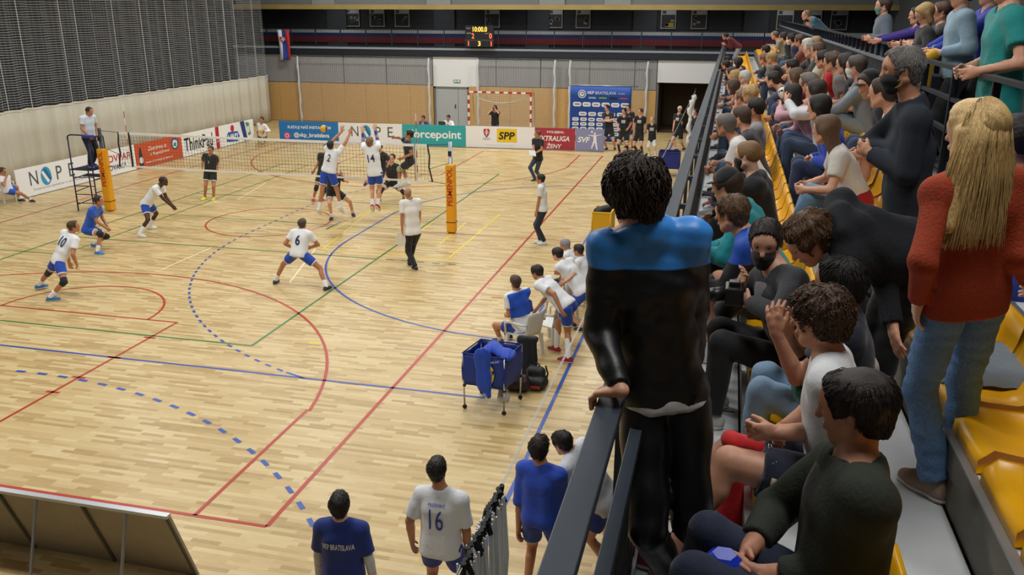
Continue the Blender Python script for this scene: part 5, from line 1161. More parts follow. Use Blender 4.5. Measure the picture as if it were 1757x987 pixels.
for x, z in ((.04, .86), (.06, .62), (.70, .62)): text('caption', 'HOSŤ' if x > .5 else ('ČAS' if z > .8 else 'DOM'), mat('led_cap', 'B8B8B0', .5, emit=.4), (x*sw-sw/2, -.012, z*sh_), X3, Z3, .05*sh_, .14*sw, sb, off=0)
f0, f1 = unp(476, 51, 1, 21.6), unp(499, 103, 1, 21.6)
fg = empty('flag', ((f0[0]+f1[0])/2, 21.6, f1[2])); tag(fg, 'hanging white, blue and red flag with a crest beside the curtain', 'flag'); fw, fh = f1[0]-f0[0], f0[2]-f1[2]
def fy(x, z): return .05*math.sin(x*14+z*1.5)
for a, b, c in ((-.5, -.17, 'D6DAE0'), (-.17, .2, '1F3E9C'), (.2, .5, 'B8282E')):
    xs_ = np.linspace(a*fw, b*fw, 9); zs_ = np.linspace(0, fh, 9)
    o = MB().add([(x+.03*math.sin(z*2), fy(x, z), z) for z in zs_ for x in xs_], [(j*9+i, j*9+i+1, (j+1)*9+i+1, (j+1)*9+i) for j in range(8) for i in range(8)]).build('stripe', fabm(c), fg, True); o.modifiers.new('s', 'SOLIDIFY').thickness = .006
def fpoly(pts, c, d): return MB().add([(x, -.05-d, z) for x, z in pts], [tuple(range(len(pts)))]).build('crest', pm(c), fg)
shield(lambda p_, c, d: fpoly([(x*1.7, z) for x, z in p_], c, d+.03), 0, fh*.68, 1.0)
MB().tube([(-fw/2-.05, .02, fh+.01), (fw/2+.05, .02, fh+.01)], .015).build('rod', M_GALV, fg); MB().tube([(0, .02, fh+.01), (0, .35, fh+.01)], .015).build('bracket', M_GALV, fg)
# scorers' table with laptop behind the boards
tb = empty('scorers_table', ((L1[0]+L2[0])/2, L1[1]-.45, 0)); tag(tb, 'white-topped scorers\' table hidden behind the sponsor boards', 'table')
MB().box((-1.6, -.35, .70), (1.6, .35, .74)).build('top', mat('tabletop', 'DADCDC', .5), tb)
for x in (-1.5, 1.5):
    for y in (-.3, .3): MB().tube([(x, y, 0), (x, y, .7)], .02).build('leg', M_GALV, tb, True)
lp = empty('laptop', (L2[0]-.12, L2[1]-.4, .742)); tag(lp, 'open dark laptop in front of the scorer in white', 'laptop')
MB().box((-.17, -.12, 0), (.17, .12, .018)).build('keyboard', mat('laptop', '2A2E30', .4), lp); MB().add([(-.17, -.12, .02), (.17, -.12, .02), (.17, -.2, .26), (-.17, -.2, .26), (-.17, -.13, .02), (.17, -.13, .02), (.17, -.21, .26), (-.17, -.21, .26)], [(3,2,1,0),(4,5,6,7),(0,1,5,4),(1,2,6,5),(2,3,7,6),(3,0,4,7)]).build('lid', mat('laptop', '2A2E30', .4), lp)
pc = empty('camera_body', PHO.head+np.array([0, -.16, .0])); tag(pc, 'black photo camera held up by the photographer at the goal', 'camera')
MB().box((-.07, -.03, -.05), (.07, .03, .05)).build('body', mat('camblack', '121212', .4), pc, bevel=.01); MB().tube([(0, -.03, 0), (0, -.12, 0)], .035, 12).build('lens', mat('camblack', '121212', .4), pc)
# ------------------------------------------------------------------ white garden chairs at the bench
def chair(loc, rz, label, first=[None]):
    r = empty('garden_chair', loc, rz); tag(r, label, 'chair', 'white plastic chairs')
    if first[0] is None:
        M = mat('chair_white', 'DCDDDA', .4); P = []
        P.append(MB().box((-.22, -.22, .40), (.22, .22, .43)).build('seat', M, r, bevel=.012))
        v = []; f = []
        for j in range(7):
            for i in range(7): x = -.21+.07*i; z = .43+.075*j; v.append((x*(1+.06*j/6), -.215-.10*j/6-.035*(1-(x/.21)**2), z))
        for j in range(6):
            for i in range(6): f.append((j*7+i, j*7+i+1, j*7+i+8, j*7+i+7))
        o = MB().add(v, f).build('backrest', M, r, True); o.modifiers.new('s', 'SOLIDIFY').thickness = .016; P.append(o)
        for x, y in ((-.21, .2), (.21, .2), (-.21, -.21), (.21, -.21)): P.append(MB().add([(x+a, y+b, .41) for a, b in ((-.03,-.03),(.03,-.03),(.03,.03),(-.03,.03))]+[(x*1.14+a, y*1.16+b, 0) for a, b in ((-.018,-.018),(.018,-.018),(.018,.018),(-.018,.018))], [(0,1,2,3),(7,6,5,4),(0,4,5,1),(1,5,6,2),(2,6,7,3),(3,7,4,0)]).build('leg', M, r))
        for sx in (-1, 1): P.append(MB().tube([(sx*.24, .22, .41), (sx*.26, .22, .62), (sx*.265, .12, .655), (sx*.265, -.18, .67), (sx*.24, -.28, .68)], .022, 7).build('armrest', M, r, True))
        first[0] = P
    else:
        for p in first[0]:
            c = p.copy(); col.objects.link(c); c.parent = r
    return r
chair(unp(899, 590, 2, .2)*[1, 1, 0], math.radians(60), 'white plastic chair under the seated player with the blue towel')
chair(fl(944, 590), math.radians(62), 'empty white plastic chair in front of the bending red-shoed player')
chair(fl(962, 548), math.radians(62), 'empty white plastic chair between the two bending players')
chair(fl(990, 512), math.radians(65), 'white plastic chair of the grey-haired coach'); chair(fl(1008, 526), math.radians(65), 'white plastic chair of the man beside the grey-haired coach')
chair(fl(8, 347), math.radians(-90), 'white plastic chair at the left edge under the ball boy')
st = empty('low_stool', fl(450.5, 239.5)); tag(st, 'low stool under the squatting ball boy in the corner', 'stool')
MB().box((-.2, -.15, .34), (.2, .15, .40)).build('seat', mat('stool', '8A6A42', .6), st)
for x in (-.17, .17): MB().box((x-.02, -.13, 0), (x+.02, .13, .34)).build('leg', mat('stool', '8A6A42', .6), st)
# ------------------------------------------------------------------ ball cart with blue covers, bags
ca = np.array([9.07, -10.54]); cb_ = np.array([9.72, -10.62]); cc = np.array([9.83, -10.0]); ce = np.array([9.18, -9.95])
c0 = (ca+cb_+cc+ce)/4; bc = empty('ball_cart', (c0[0], c0[1], 0)); tag(bc, 'folding ball cart with blue cloth bag on chrome legs with castors', 'ball cart')
M_BAG = fabm('14358E', .6, .2); CH = mat('chrome', 'C9CCCF', .25, .9)
q4 = [np.array([*(p-c0), 0]) for p in (ca, cb_, cc, ce)]
for p in q4:
    l_ = MB().tube([p+UP*.07, p*1.05+UP*.93], .014, 8).build('leg', CH, bc, True); MB().tube([p+np.array([0, -.012, .035]), p+np.array([0, .012, .035])], .035, 12).build('castor', mat('rubber', '17171A', .6), l_, True)
    MB().ball(p+UP*.40, .03, 8).build('joint', mat('rubber', '17171A', .6), l_, True)
for i in range(4):
    a, b = q4[i], q4[(i+1) % 4]; v = []; f = []
    for j in range(7):
        for t in range(9):
            s_ = t/8; p = (a+(b-a)*s_)*1.04; n_ = nrm(np.array([p[0], p[1], 0])); v.append(p+UP*(.42+.51*j/6-.02*math.sin(s_*math.pi)*(j == 6))+n_*(.02*math.sin(j/6*math.pi)+.006*math.sin(t*2.2+j)))
    for j in range(6):
        for t in range(8): f.append((j*9+t, j*9+t+1, j*9+t+10, j*9+t+9))
    o = MB().add(v, f).build('bag_side', M_BAG, bc, True); o.modifiers.new('s', 'SOLIDIFY').thickness = .008
MB().add([p*1.02+UP*.43 for p in q4], [(0, 1, 2, 3)]).build('bag_floor', M_BAG, bc)
for i in range(4): MB().tube([q4[i]*1.05+UP*.935, q4[(i+1) % 4]*1.05+UP*.935], .012, 6).build('rim', mat('rim_navy', '14246A', .5), bc, True)
# print on the right side panel (facing the camera / right)
a, b = q4[1]*1.05, q4[2]*1.05; xd = nrm(b-a); n_ = np.cross(xd, UP)
def bp(pts, c, d): MB().add([a+xd*x+UP*z+n_*d for x, z in pts], [tuple(range(len(pts)))]).build('print', pm(c), bc)
a, b = q4[0]*1.05, q4[1]*1.05; xd = nrm(b-a); n_ = np.cross(xd, UP)
bp([(.44+.09*math.cos(t*.349)+.02*math.sin(t*.349), .63+.17*math.sin(t*.349)) for t in range(18)], 'E0B81C', .034); bp([(.36, .56), (.53, .68), (.53, .74), (.36, .62)], '1B2440', .037)
text('lettering', 'MIKASA', pm('E8EAEE'), a+xd*.38+UP*.585+n_*.0, nrm(xd*.85+UP*.6), nrm(UP*.85-xd*.6), .035, .16, bc, off=.039)
text('lettering', 'MIKASA', pm('C9D2E6'), a+xd*.48+UP*.84, nrm(xd*.95+UP*.25), nrm(UP*.95-xd*.25), .035, .14, bc, off=.034)
# garments heaped over the cart
gm = [pr((c0[0]-.12+.1*i, c0[1]-.1+.09*((i*7) % 4), .90+.03*math.sin(i*2)), (c0[0]+.02+.07*i, c0[1]+.05-.07*i, .93+.02*math.cos(i)), .11, .09, .06, UP, .6) for i in range(5)]
e0 = np.array([c0[0]+q4[0][0]*.1+q4[1][0]*.0-.02, c0[1]+(q4[0][1]+q4[1][1])/2*1.05-.035, 0])
gm += [pr(e0+UP*.95, e0+np.array([.03, -.03, .45]), .13, .11, .03, (0, 1, 0), .3), pr(e0+np.array([.02, 0, .9]), e0+np.array([.10, -.03, .33]), .06, .055, .03, (0, 1, 0), .5), pr(e0+np.array([-.02, .02, .97]), e0+np.array([0, .3, .92]), .06, .07, .05)]
V, F = smesh('g', gm, .011, .016, 3, (34, 34, 20)); o = link('training_top', qmesh('training_top', V, F), fabm('1A47B8', .75)); tag(o, 'crumpled royal blue training top hanging over the ball cart', 'clothes')
V, F = smesh('g', [pr((9.62, -10.35, .30), (9.66, -10.4, .2), .07, .1, .03), pr((9.62, -10.36, .4), None, .03, None, .03)], .014, .012, 6, (50, 50, 50)); o = link('plastic_bag', qmesh('plastic_bag', V-[9.64, -10.38, .12], F), mat('plastic', 'C9CCD0', .3)); o.location = (9.64, -10.38, .12); tag(o, 'white plastic bag hanging below the ball cart', 'bag')
def lump(name, prims, m, label, cat, vox=.014, amp=.004, seed=1):
    V, F = smesh(name, prims, vox, amp, seed); b = V.min(0); b = np.array([V[:, 0].mean(), V[:, 1].mean(), b[2]]); r = empty(name, b); tag(r, label, cat); link('body', qmesh('body', V-b, F), m, r); return r, b
M_BKN = mat('nylon_black', '16171A', .55, bump=.2, bscale=30)
fb = fl(919, 668)
r, b = lump('backpack', [pr(fb+np.array([-.08, .05, .12]), fb+np.array([.09, .05, .12]), .11, None, .04), pr(fb+np.array([-.07, .08, .28]), fb+np.array([.06, .08, .28]), .10, .09, .06), pr(fb+np.array([-.06, -.03, .13]), fb+np.array([.08, -.03, .13]), .09, None, .04), cut(fb+UP*.008, -UP, .5)], M_BKN, 'black rucksack with a red strip standing by the bench', 'backpack')
MB().box(fb-b+np.array([-.1, -.135, .06]), fb-b+np.array([.1, -.11, .11])).build('red_strip', mat('strip_red', '9C2F26', .6), r, bevel=.01)
MB().tube([fb-b+np.array([-.05, .1, .37]), fb-b+np.array([0, .1, .43]), fb-b+np.array([.05, .1, .37])], .012).build('handle', M_BKN, r, True)
for x in (-.12, .13): MB().tube([fb-b+np.array([x, .16, .36]), fb-b+np.array([x*1.2, .22, .2]), fb-b+np.array([x, .17, .05])], .015).build('strap', M_BKN, r, True)
fb = fl(886, 674)
r, b = lump('sports_bag', [pr(fb+np.array([-.12, .08, .13]), fb+np.array([.1, .08, .13]), .12, None, .03), pr(fb+np.array([-.12, .1, .22]), fb+np.array([.1, .1, .22]), .07, None, .03), cut(fb+UP*.006, -UP, .5)], mat('maroon_bag', '2E1A20', .5), 'dark maroon bag on the floor behind the ball cart', 'bag')
MB().tube([fb-b+np.array([-.08, .08, .27]), fb-b+np.array([0, .06, .34]), fb-b+np.array([.08, .08, .27])], .012).build('handle', M_BKN, r, True)
fb = fl(905, 648)
lump('black_coat', [pr(fb+np.array([-.13, 0, .70]), fb+np.array([.13, .02, .70]), .05, .05, .05), pr(fb+np.array([-.1, -.04, .68]), fb+np.array([-.12, -.07, .12]), .06, .07, .05, (0, 1, 0), .5), pr(fb+np.array([.0, -.04, .68]), fb+np.array([.0, -.07, .10]), .07, .09, .05, (0, 1, 0), .5), pr(fb+np.array([.1, -.03, .68]), fb+np.array([.14, -.05, .2]), .06, .05, .05, (0, 1, 0), .6)], fabm('15161A'), 'black coat hanging over the back of a white chair', 'coat', .012, .010)
# yellow trolley, far blue cart, stick
def cart(loc, w, d, h0, h1, c, rim, label, stuffc, cat='trolley', rz=0.):
    r = empty('equipment_cart', loc, rz); tag(r, label, cat)
    for x in (-w/2, w/2):
        for y in (-d/2, d/2):
            MB().tube([(x, y, .06), (x, y, h1)], .018).build('leg', mat('cartrim', rim, .4), r, True); MB().ball((x, y, .035), .035, 8).build('castor', mat('rubber', '17171A', .6), r, True)
    for a, b in (((-w/2, -d/2), (w/2, -d/2)), ((w/2, -d/2), (w/2, d/2)), ((w/2, d/2), (-w/2, d/2)), ((-w/2, d/2), (-w/2, -d/2))):
        MB().bar((*a, h1), (*b, h1), .035).build('rim', mat('cartrim', rim, .4), r); a3, b3 = np.array([*a, 0]), np.array([*b, 0])
        o = MB().add([a3+UP*h0, b3+UP*h0, b3+UP*h1, a3+UP*h1], [(0, 1, 2, 3)]).build('side', fabm(c, .6), r); o.modifiers.new('s', 'SOLIDIFY').thickness = .01
    MB().box((-w/2, -d/2, h0), (w/2, d/2, h0+.02)).build('floor_panel', fabm(c, .6), r)
    return r
cy = fl(1034, 408)
cart(cy, .5, .8, .25, .78, 'D8A414', 'E2B416', 'yellow framed trolley behind the bench, half hidden by the boy', '1A1A1A')
lump('kit_bag', [pr(cy+np.array([-.1, -.2, .74]), cy+np.array([.1, .2, .74]), .16, .15, .05)], M_BKN, 'black kit bag lying in the yellow trolley', 'bag')
cy = fl(1147, 301)
cart(cy, .75, .6, .3, .9, '1A2A7C', '182468', 'dark blue ball cart standing far off near the waiting substitutes', 'E0B81C', 'ball cart')
for i, (dx, dy) in enumerate(((.2, .1), (.22, -.18), (-.05, .12), (.0, -.15), (-.22, .05))): ball(cy+np.array([dx, dy, .62+.17*(i % 2)]), 'yellow ball lying in the far blue cart', .105)['group'] = 'balls in the far blue cart'
pk = MB().tube([unp(1131, 283, 1, cy[1]-.32), unp(1150, 240, 1, cy[1]-.1)], .018).build('broom_stick', mat('stick', '3C2A58', .5)); tag(pk, 'dark purple broom stick leaning out of the far blue cart', 'stick')
# divider net cable with the gathered net
XC, ZC = 11.17, 2.3
cn = empty('divider_net', (XC, -15, 0)); tag(cn, 'white divider net gathered on a long cable parallel to the tribune', 'net')
for dz in (0, -.03): MB().tube([(dz, -4, ZC+dz), (0, 35.5, ZC+dz)], .004, 5).build('cable', M_CORD, cn)
m = MB(); rg = random.Random(3)
for i in range(90):
    y = -2.05+1.0*i/90; dx = rg.uniform(-.06, .06); m.tube([(dx, y-.3, ZC-.03), (dx+rg.uniform(-.03, .03), y-.3+rg.uniform(-.03, .03), ZC-.6), (dx+rg.uniform(-.05, .05), y-.3, ZC-1.3+rg.uniform(-.1, .1)), (dx+rg.uniform(-.05, .05), y-.27, .15)], .010, 4)
o = m.build('gathered_net', mat('net_white', 'DCDEDC', .8), cn); tag(o, kind='stuff')
for i in range(24): MB().tube([(rg.uniform(-.02, .02), -2.4+.045*i, ZC+.03), (rg.uniform(-.05, .05), -2.38+.045*i, ZC-.10)], .022, 6).build('hanger_tab', mat('tab_black', '17181A', .7), cn)
for y in (31.2, 33.5): MB().tube([(.05*math.sin(q*1.3), y, ZC-.05-1.9*q/14) for q in range(15)], [.10+.03*math.sin(q*2.3) for q in range(15)], 8).build('gathered_end', mat('net_white', 'DCDEDC', .8), cn, True)
for y in (-3.9, 35.4): MB().tube([(0, y, 0), (0, y, ZC+.1)], .03, 8).build('post', M_STEEL, cn)
# ------------------------------------------------------------------ spectators
def sit_solve(q, row, reach=.70, bias=20):
    """seat position and forward lean that put a seated head on the sight line of pixel q"""
    xk = RISX[row]+(.20, .14, .13)[row]; zk = Z1+RISE*(row+1)+.15; best = None; ys = np.arange(-21, 18, .05)
    for ln in range(0, 64, 3):
        a = math.radians(ln); P = np.stack([np.full_like(ys, xk-math.sin(a)*reach), ys, np.full_like(ys, zk+math.cos(a)*reach)], 1)-CAM
        z = P@_f; e = np.hypot(W/2+FOC*(P@_r)/z-q[0], H/2-FOC*(P@_u)/z-q[1]); i = int(e.argmin()); c = (e[i]+.02*abs(ln-bias), ln, ys[i])
        if best is None or c < best: best = c
    return xk, best[2], zk, best[1]
def seated(label, q, row, **k):
    h = k.pop('h', 1.75); s = h/1.8
    x, y, z, ln = sit_solve(q, row, k.pop('reach', .70*s)); ln = k.pop('ln', ln); y = k.pop('y', y); x += k.pop('dx', 0.)
    H = k.pop('H', None); PW = k.pop('PW', None)
    fa = k.setdefault('face', -88); F = fdir(fa); Lt = np.array([-F[1], F[0], 0]); a = math.radians(ln)
    pel = np.array([x, y, z]); tv = F*math.sin(a)+UP*math.cos(a)
    neck = pel+tv*.51*s; head = pel+tv*.68*s+UP*.02+F*.03
    if H is not None:
        head, pel = np.array(H, float), np.array(PW, float); x, y = pel[0], pel[1]; tv = nrm(head-F*.03-pel); neck = pel+tv*(np.linalg.norm(head-pel)-.17*s)
    zf = Z1+RISE*row; fr = k.pop('fr', .44); sp = k.pop('sp', .14)
    d = dict(h=h, z=zf, at=pel, pel=('w', *pel), neck=('w', *neck), head=('w', *head), khl=F+UP*.8, khr=F+UP*.8, lean=ln)
    d['feet'] = [('w', *(np.array([x, y, zf])+F*fr+Lt*sp)), ('w', *(np.array([x, y, zf])+F*fr*.9-Lt*sp))]
    pose = k.pop('pose', 'knees'); kn = pel+F*.46*s
    if pose == 'knees': d['hl'], d['hr'] = ('w', *(kn+F*.06+Lt*.03+UP*.08)), ('w', *(kn+F*.03-Lt*.03+UP*.08))
    elif pose == 'phone': d['hl'], d['hr'] = ('w', *(head+F*.30+Lt*.05-UP*.12)), ('w', *(head+F*.28-Lt*.05-UP*.14))
    elif pose == 'chin': d['hl'], d['hr'] = ('w', *(head+F*.12-UP*.15+Lt*.03)), ('w', *(kn+F*.0-Lt*.1+UP*.1))
    elif pose == 'lap': d['hl'], d['hr'] = ('w', *(pel+F*.26+Lt*.04+UP*.12)), ('w', *(pel+F*.28-Lt*.04+UP*.12))
    elif pose == 'cross': d['hl'], d['hr'] = ('w', *(neck-tv*.24+F*.18-Lt*.12)), ('w', *(neck-tv*.22+F*.2+Lt*.12))
    elif pose == 'onknee': d['hl'], d['hr'] = ('w', *(kn+Lt*.13+UP*.09)), ('w', *(kn-Lt*.13+UP*.09))
    d.update(lod=2, group='seated spectators in row %d' % (row+1)); d.update(k)
    d.setdefault('look', (fa+22, -8))
    return person(label, d)
def rowof(label, q, row, top, hair, bot=('jeans', '2B3D5A'), **k): return seated(label, q, row, top=top, hair=hair, bot=bot, shoes=k.pop('shoes', '26282C'), **k)
def C(label, q, row, tk, tc, hk_, hc, bk='jeans', bc='2B3D5A', **k): return rowof(label, q, row, (tk, tc), (hk_, hc), (bk, bc), **k)
# first row, far to near
C('dark-haired child furthest along the front row of spectators', (1248, 103), 0, 'tee', '2A2C30', 'short', '241A14', h=1.5)
C('girl with dark hair and white collar sitting alone at the far front row', (1268, 108), 0, 'long', '1B2130', 'bob', '15110F', pose='lap', mask=('E8E8E8', 1))
C('dark-haired youth leaning far forward by the railing, front row', (1238, 119), 0, 'tee', '2C2A2C', 'curly', '1E1613')
C('boy in dark shirt with white papers in the far front row', (1246, 112), 0, 'tee', '24262E', 'short', '1E1613', pose='lap')
C('person in black T-shirt with hands stretched towards the railing', (1256, 126), 0, 'tee', '18191C', 'short', '2A1E18')
C('blond person bent forward in the far front row', (1264, 132), 0, 'tee', 'B9B2A8', 'bob', 'B08F5A')
C('white-haired person in black shirt in the far front row', (1279, 133), 0, 'long', '1B1C20', 'short', 'C9C6C0', pose='lap')
C('woman with brown bob in white vest, hands clasped, front row', (1261, 150), 0, 'tank', 'D9D6D2', 'bob', '4A3426', 'shorts', '3B5A86')
C('curly-haired child in pale pink beside the black-sleeved blonde', (1273, 168), 0, 'tee', 'DDBFC0', 'curly', '7A5A3E', h=1.45)
C('blonde in black long sleeves reaching across the child in pink', (1290, 161), 0, 'long', '191A1E', 'curly', 'B79A66')
C('young man with slick dark hair and grey T-shirt in the front row', (1299, 186), 0, 'tee', '8A8C90', 'short', '1A1411', 'jeans', '26324A', lod=1, pose='lap', skin='tan')
seated('grey-haired man in white T-shirt and blue jeans with elbows on knees', (1249, 216), 0, top=('tee', 'E4E4E2'), bot=('jeans', '33577E', dict(len=.9)), shoes='B9BABA', hair=('short', '6A655F'), skin='tan', lod=1, h=1.82, look=(-62, -8), wide=1.06)
seated('person in striped red socks behind the grey-haired man', (1272, 201), 0, top=('tee', '3A3C42'), bot=('shorts', '3A2E30'), shoes='8A3A3C', socks='5E6A5E', hair=('short', '4A3A2A'), lod=2, dx=.03)
seated('woman with tied-up hair and black mask in black hoodie, hand at her face', (1290, 268), 0, top=('hoodie', '15171B'), bot=('pants', '14161A'), shoes='E6E6E4', hair=('bun', '8A6A46'), mask=('141416', 0), pose='chin', lod=1, skin='pale', look=(-68, -6))
seated('person in turquoise hoodie and black cap sitting in the front row', (1252, 322), 0, top=('hoodie', '179AA6'), bot=('pants', '15171C'), shoes='26282C', hair=('short', '3A2A20'), cap='17181B', lod=1, look=(-70, -14))
# second row
C('dark-haired man bent forward at the far end of row two', (1314, 87), 1, 'long', '2B2D33', 'short', '1A1411')
C('blond bearded man in black shirt leaning over clasped hands, row two', (1326, 99), 1, 'long', '17191D', 'short', 'A68A5C')
C('person beside the blond man, head bowed, grey trousers', (1311, 102), 1, 'tee', '6E6A5E', 'short', '7A5A40', 'pants', '5A5C60')
C('dark-haired person in grey-blue hooded top in row two', (1362, 114), 1, 'hoodie', '4A4E62', 'short', '14110F')
g = C('boy in white shirt with black blotches in row two', (1328, 137), 1, 'long', 'E4E2DC', 'short', '241A14', pose='lap')
nt = mat('blotch', 'E4E2DC', .8).copy(); nt.name = 'blotched_cloth'; t_ = nt.node_tree; vo = t_.nodes.new('ShaderNodeTexNoise'); vo.inputs['Scale'].default_value = 16; vo.inputs['Detail'].default_value = 0; cr = t_.nodes.new('ShaderNodeValToRGB'); cr.color_ramp.interpolation = 'CONSTANT'; cr.color_ramp.elements[0].color = (.015, .015, .017, 1); cr.color_ramp.elements[1].position = .45; cr.color_ramp.elements[1].color = (.74, .72, .68, 1)
tcn = t_.nodes.new('ShaderNodeTexCoord'); t_.links.new(tcn.outputs['Object'], vo.inputs['Vector']); t_.links.new(vo.outputs['Fac'], cr.inputs[0]); t_.links.new(cr.outputs[0], t_.nodes['Principled BSDF'].inputs['Base Color'])
g.top.data.materials[0] = nt
C('woman with straight brown hair and dark red top in row two', (1368, 133), 1, 'long', '5A1A22', 'bob', '5A4630')
C('grey-haired woman with hand at her cheek in row two', (1390, 142), 1, 'long', 'B98E86', 'curly', '6E6862', pose='chin')
C('long-haired brunette holding a phone up in white sleeves', (1403, 158), 1, 'long', 'D8DADF', 'long', '2E211A', pose='phone', lod=1)
C('girl with long black hair and pink sleeve leaning forward', (1359, 164), 1, 'long', 'C79AA8', 'long', '17120F', 'jeans', '44658E', pose='chin')
C('girl with long dark hair in blue hoodie, row two', (1407, 187), 1, 'hoodie', '1C44B4', 'long', '17110E', 'jeans', '1F3152', lod=1, pose='lap')
g = seated('girl in white T-shirt with red jumper round her waist', (1421, 224), 1, top=('tee', 'D9D4CC', dict(hem=-.06)), bot=('jeans', '6F93B8', dict(len=.8)), shoes='17181C', hair=('long', '6A4E36'), lod=1, pose='onknee', h=1.68, look=(-60, -6), fr=.55)
g.add('tied_jumper', [pr(g.pel-g.BL*.07, g.pel+g.BL*.07, .135, None, .04, g.B, .95), pr(g.pel+g.t*.06-g.BL*.06, g.pel+g.t*.06+g.BL*.06, .125, None, .04, g.B, .9), cut(g.pel+g.t*.13, g.t, .3), cut(g.pel-g.t*.10, -g.t, .3)], fabm('A8161E'), vox=.017)
# third row
for q, lb, a in (((1330, 61), 'bald man in pale grey T-shirt at the far end of the top row', ('tee', '8C9088', 'thin', '6A5A4C')), ((1345, 65), 'bearded man in dark shirt second along the top row', ('long', '1E2024', 'short', '2A211C')),
    ((1359, 67), 'man with white face mask and navy jacket in the top row', ('jacket', '1A2238', 'short', '1E1815')), ((1374, 70), 'brown-haired person in dusky red in the top row', ('tee', '7A4A46', 'curly', '4A3A2E')),
    ((1387, 79), 'white-haired person in black in the top row', ('long', '1A1B1E', 'bob', 'CFCDC8')), ((1402, 74), 'fair-haired person against the rear wall, top row', ('long', '3A3B40', 'short', 'A88A60')),
    ((1392, 87), 'bald man with glasses in green top in the top row', ('tee', '3E4A3C', 'thin', '8A7A6A')), ((1406, 86), 'bearded man in off-white vest in the top row', ('tee', 'C6C4B6', 'short', '5A4030')),
    ((1414, 104), 'boy with black hair in bright red top', ('long', 'B01620', 'short', '14100E')), ((1431, 106), 'curly-haired person in patterned grey-brown top', ('tee', '6E6A66', 'curly', '4A3828')),
    ((1453, 111), 'woman with long dark hair in black off-shoulder top', ('tank', '15161A', 'long', '1E1512')), ((1472, 116), 'man with glasses and white mask in grey shirt, pale trousers', ('jacket', '7E8890', 'short', '4A4038'))):
    g = C(lb, q, 2, a[0], a[1], a[2], a[3], 'jeans', {'m': '2B3D5A'}.get('x', '44566E' if 'pale' not in lb else '8E9A98'), pose='lap' if q[0] % 2 else 'knees', mask=('E6E6E2', 0) if 'mask' in lb else None)
C('girl in black beanie looking down at her lap', (1495, 147), 2, 'tee', '24252A', 'bob', '3A2A20', pose='lap', cap='16171A', look=(-120, -22))
C('person in white T-shirt and crimson shorts half hidden by the standing man', (1519, 158), 2, 'tee', 'D6D4D0', 'short', '3A2A20', 'shorts', '8E1438', pose='onknee')
# standing at the far end of the walkway and along the gallery
L = np.array([12.62, 13.2, Z1])
g = P2('man in wine-red jumper leaning on the far end of the tribune railing', lod=2, h=1.8, z=Z1, face=-90, at=L+[.3, 0, 0], feet=[('w', 13.0, 13.05, Z1), ('w', 12.95, 13.4, Z1)], pel=('w', 12.92, 13.2, Z1+.93), neck=('w', 12.55, 13.2, Z1+1.22), head=('w', 12.41, 13.2, Z1+1.30), look=(-100, -10), hl=('w', 12.42, 13.05, Z1+1.0), hr=('w', 12.42, 13.35, Z1+1.0), ehl=(0, 0, -1), ehr=(0, 0, -1), top=('long', '5A1420'), bot=('jeans', '8E98A6'), shoes='26282C', hair=('short', '1A1411'), skin='tan')
def gal_person(label, q, d, face, top, bot, hair, hh=1.72, zz=4.3, hands=True, **k):
    """someone standing behind the rear rail; q = head pixel, d = distance behind the rail plane point"""
    y = d; x = rearx(y)+k.pop('off', .28)+.06; hc = np.array([x, y, zz+hh*.92]); F = fdir(face); Lt = np.array([-F[1], F[0], 0])
    r0 = np.array([rearx(y)+.02, y, 5.50])
    s = dict(h=hh, z=zz, face=face, at=hc, lod=k.pop('lod', 1), feet=[('w', x, y-.1, zz), ('w', x, y+.1, zz)], pel=('w', x-.02, y, zz+.53*hh), neck=('w', x-.05, y, zz+.82*hh), head=('w', x-.08, y, zz+.92*hh), top=top, bot=bot, hair=hair, shoes='26282C', group='people standing at the rear gallery rail')
    if hands: s['hl'], s['hr'] = ('w', *(r0+Lt*.16+UP*.02)), ('w', *(r0-Lt*.16+UP*.02))
    s.update(k); return person(label, s)
def gpos(q, zz, hh, off=.28):
    """where the sight line of head pixel q meets a head standing 0.3 m behind the rear rail at floor zz"""
    best = None
    for y in np.arange(-18, 12, .1):
        e = np.linalg.norm(proj((rearx(y)+off, y, zz+.92*hh))-np.array(q)); best = (e, y) if best is None or e < best[0] else best
    return best
GF = 4.42
for q, lb, hh, top, bot, hair, ex in (
    ((1735, -14), 'woman in turquoise T-shirt with side-striped trousers at the rear rail', 1.82, ('tee', '16908E', dict(loose=.03, hem=.16)), ('pants', '15171C'), ('short', '4A3424'), {}),
    ((1700, -6), 'person in royal blue jacket gripping the rear rail', 1.82, ('jacket', '15309C'), ('pants', '15171C'), ('short', '6A4A34'), {}),
    ((1662, -6), 'woman in light blue sweatshirt with hands on the rear rail', 1.80, ('long', '88A4B8', dict(loose=.03)), ('pants', '17191E'), ('short', '2A1C18'), {}),
    ((1617, 20), 'young woman with a ponytail in dark top, profile to the left', 1.61, ('tee', '2A2A30'), ('pants', '17191E'), ('pony', '5A4232'), {}),
    ((1591, 24), 'blonde woman in black looking down at the rear rail', 1.58, ('long', '131418'), ('pants', '17191E'), ('bob', 'B0905E'), dict(look=(-95, -30))),
    ((1575, 30), 'person in purple top behind the blonde woman', 1.55, ('long', '3A2480'), ('pants', '17191E'), ('bob', '3A2A20'), {}),
    ((1518, 8), 'young man in grey hoodie with green mask at the rear rail', 1.70, ('hoodie', '5E6C7A'), ('pants', '2A2E36'), ('short', '4A3A2E'), dict(mask=('6E8C84', 0)))):
    off = {1700: .5, 1617: .45, 1575: .5}.get(q[0], .18); e, y = gpos(q, GF, hh, off); gal_person(lb, q, y, -92, top, bot, hair, hh, GF, off=off, **ex)
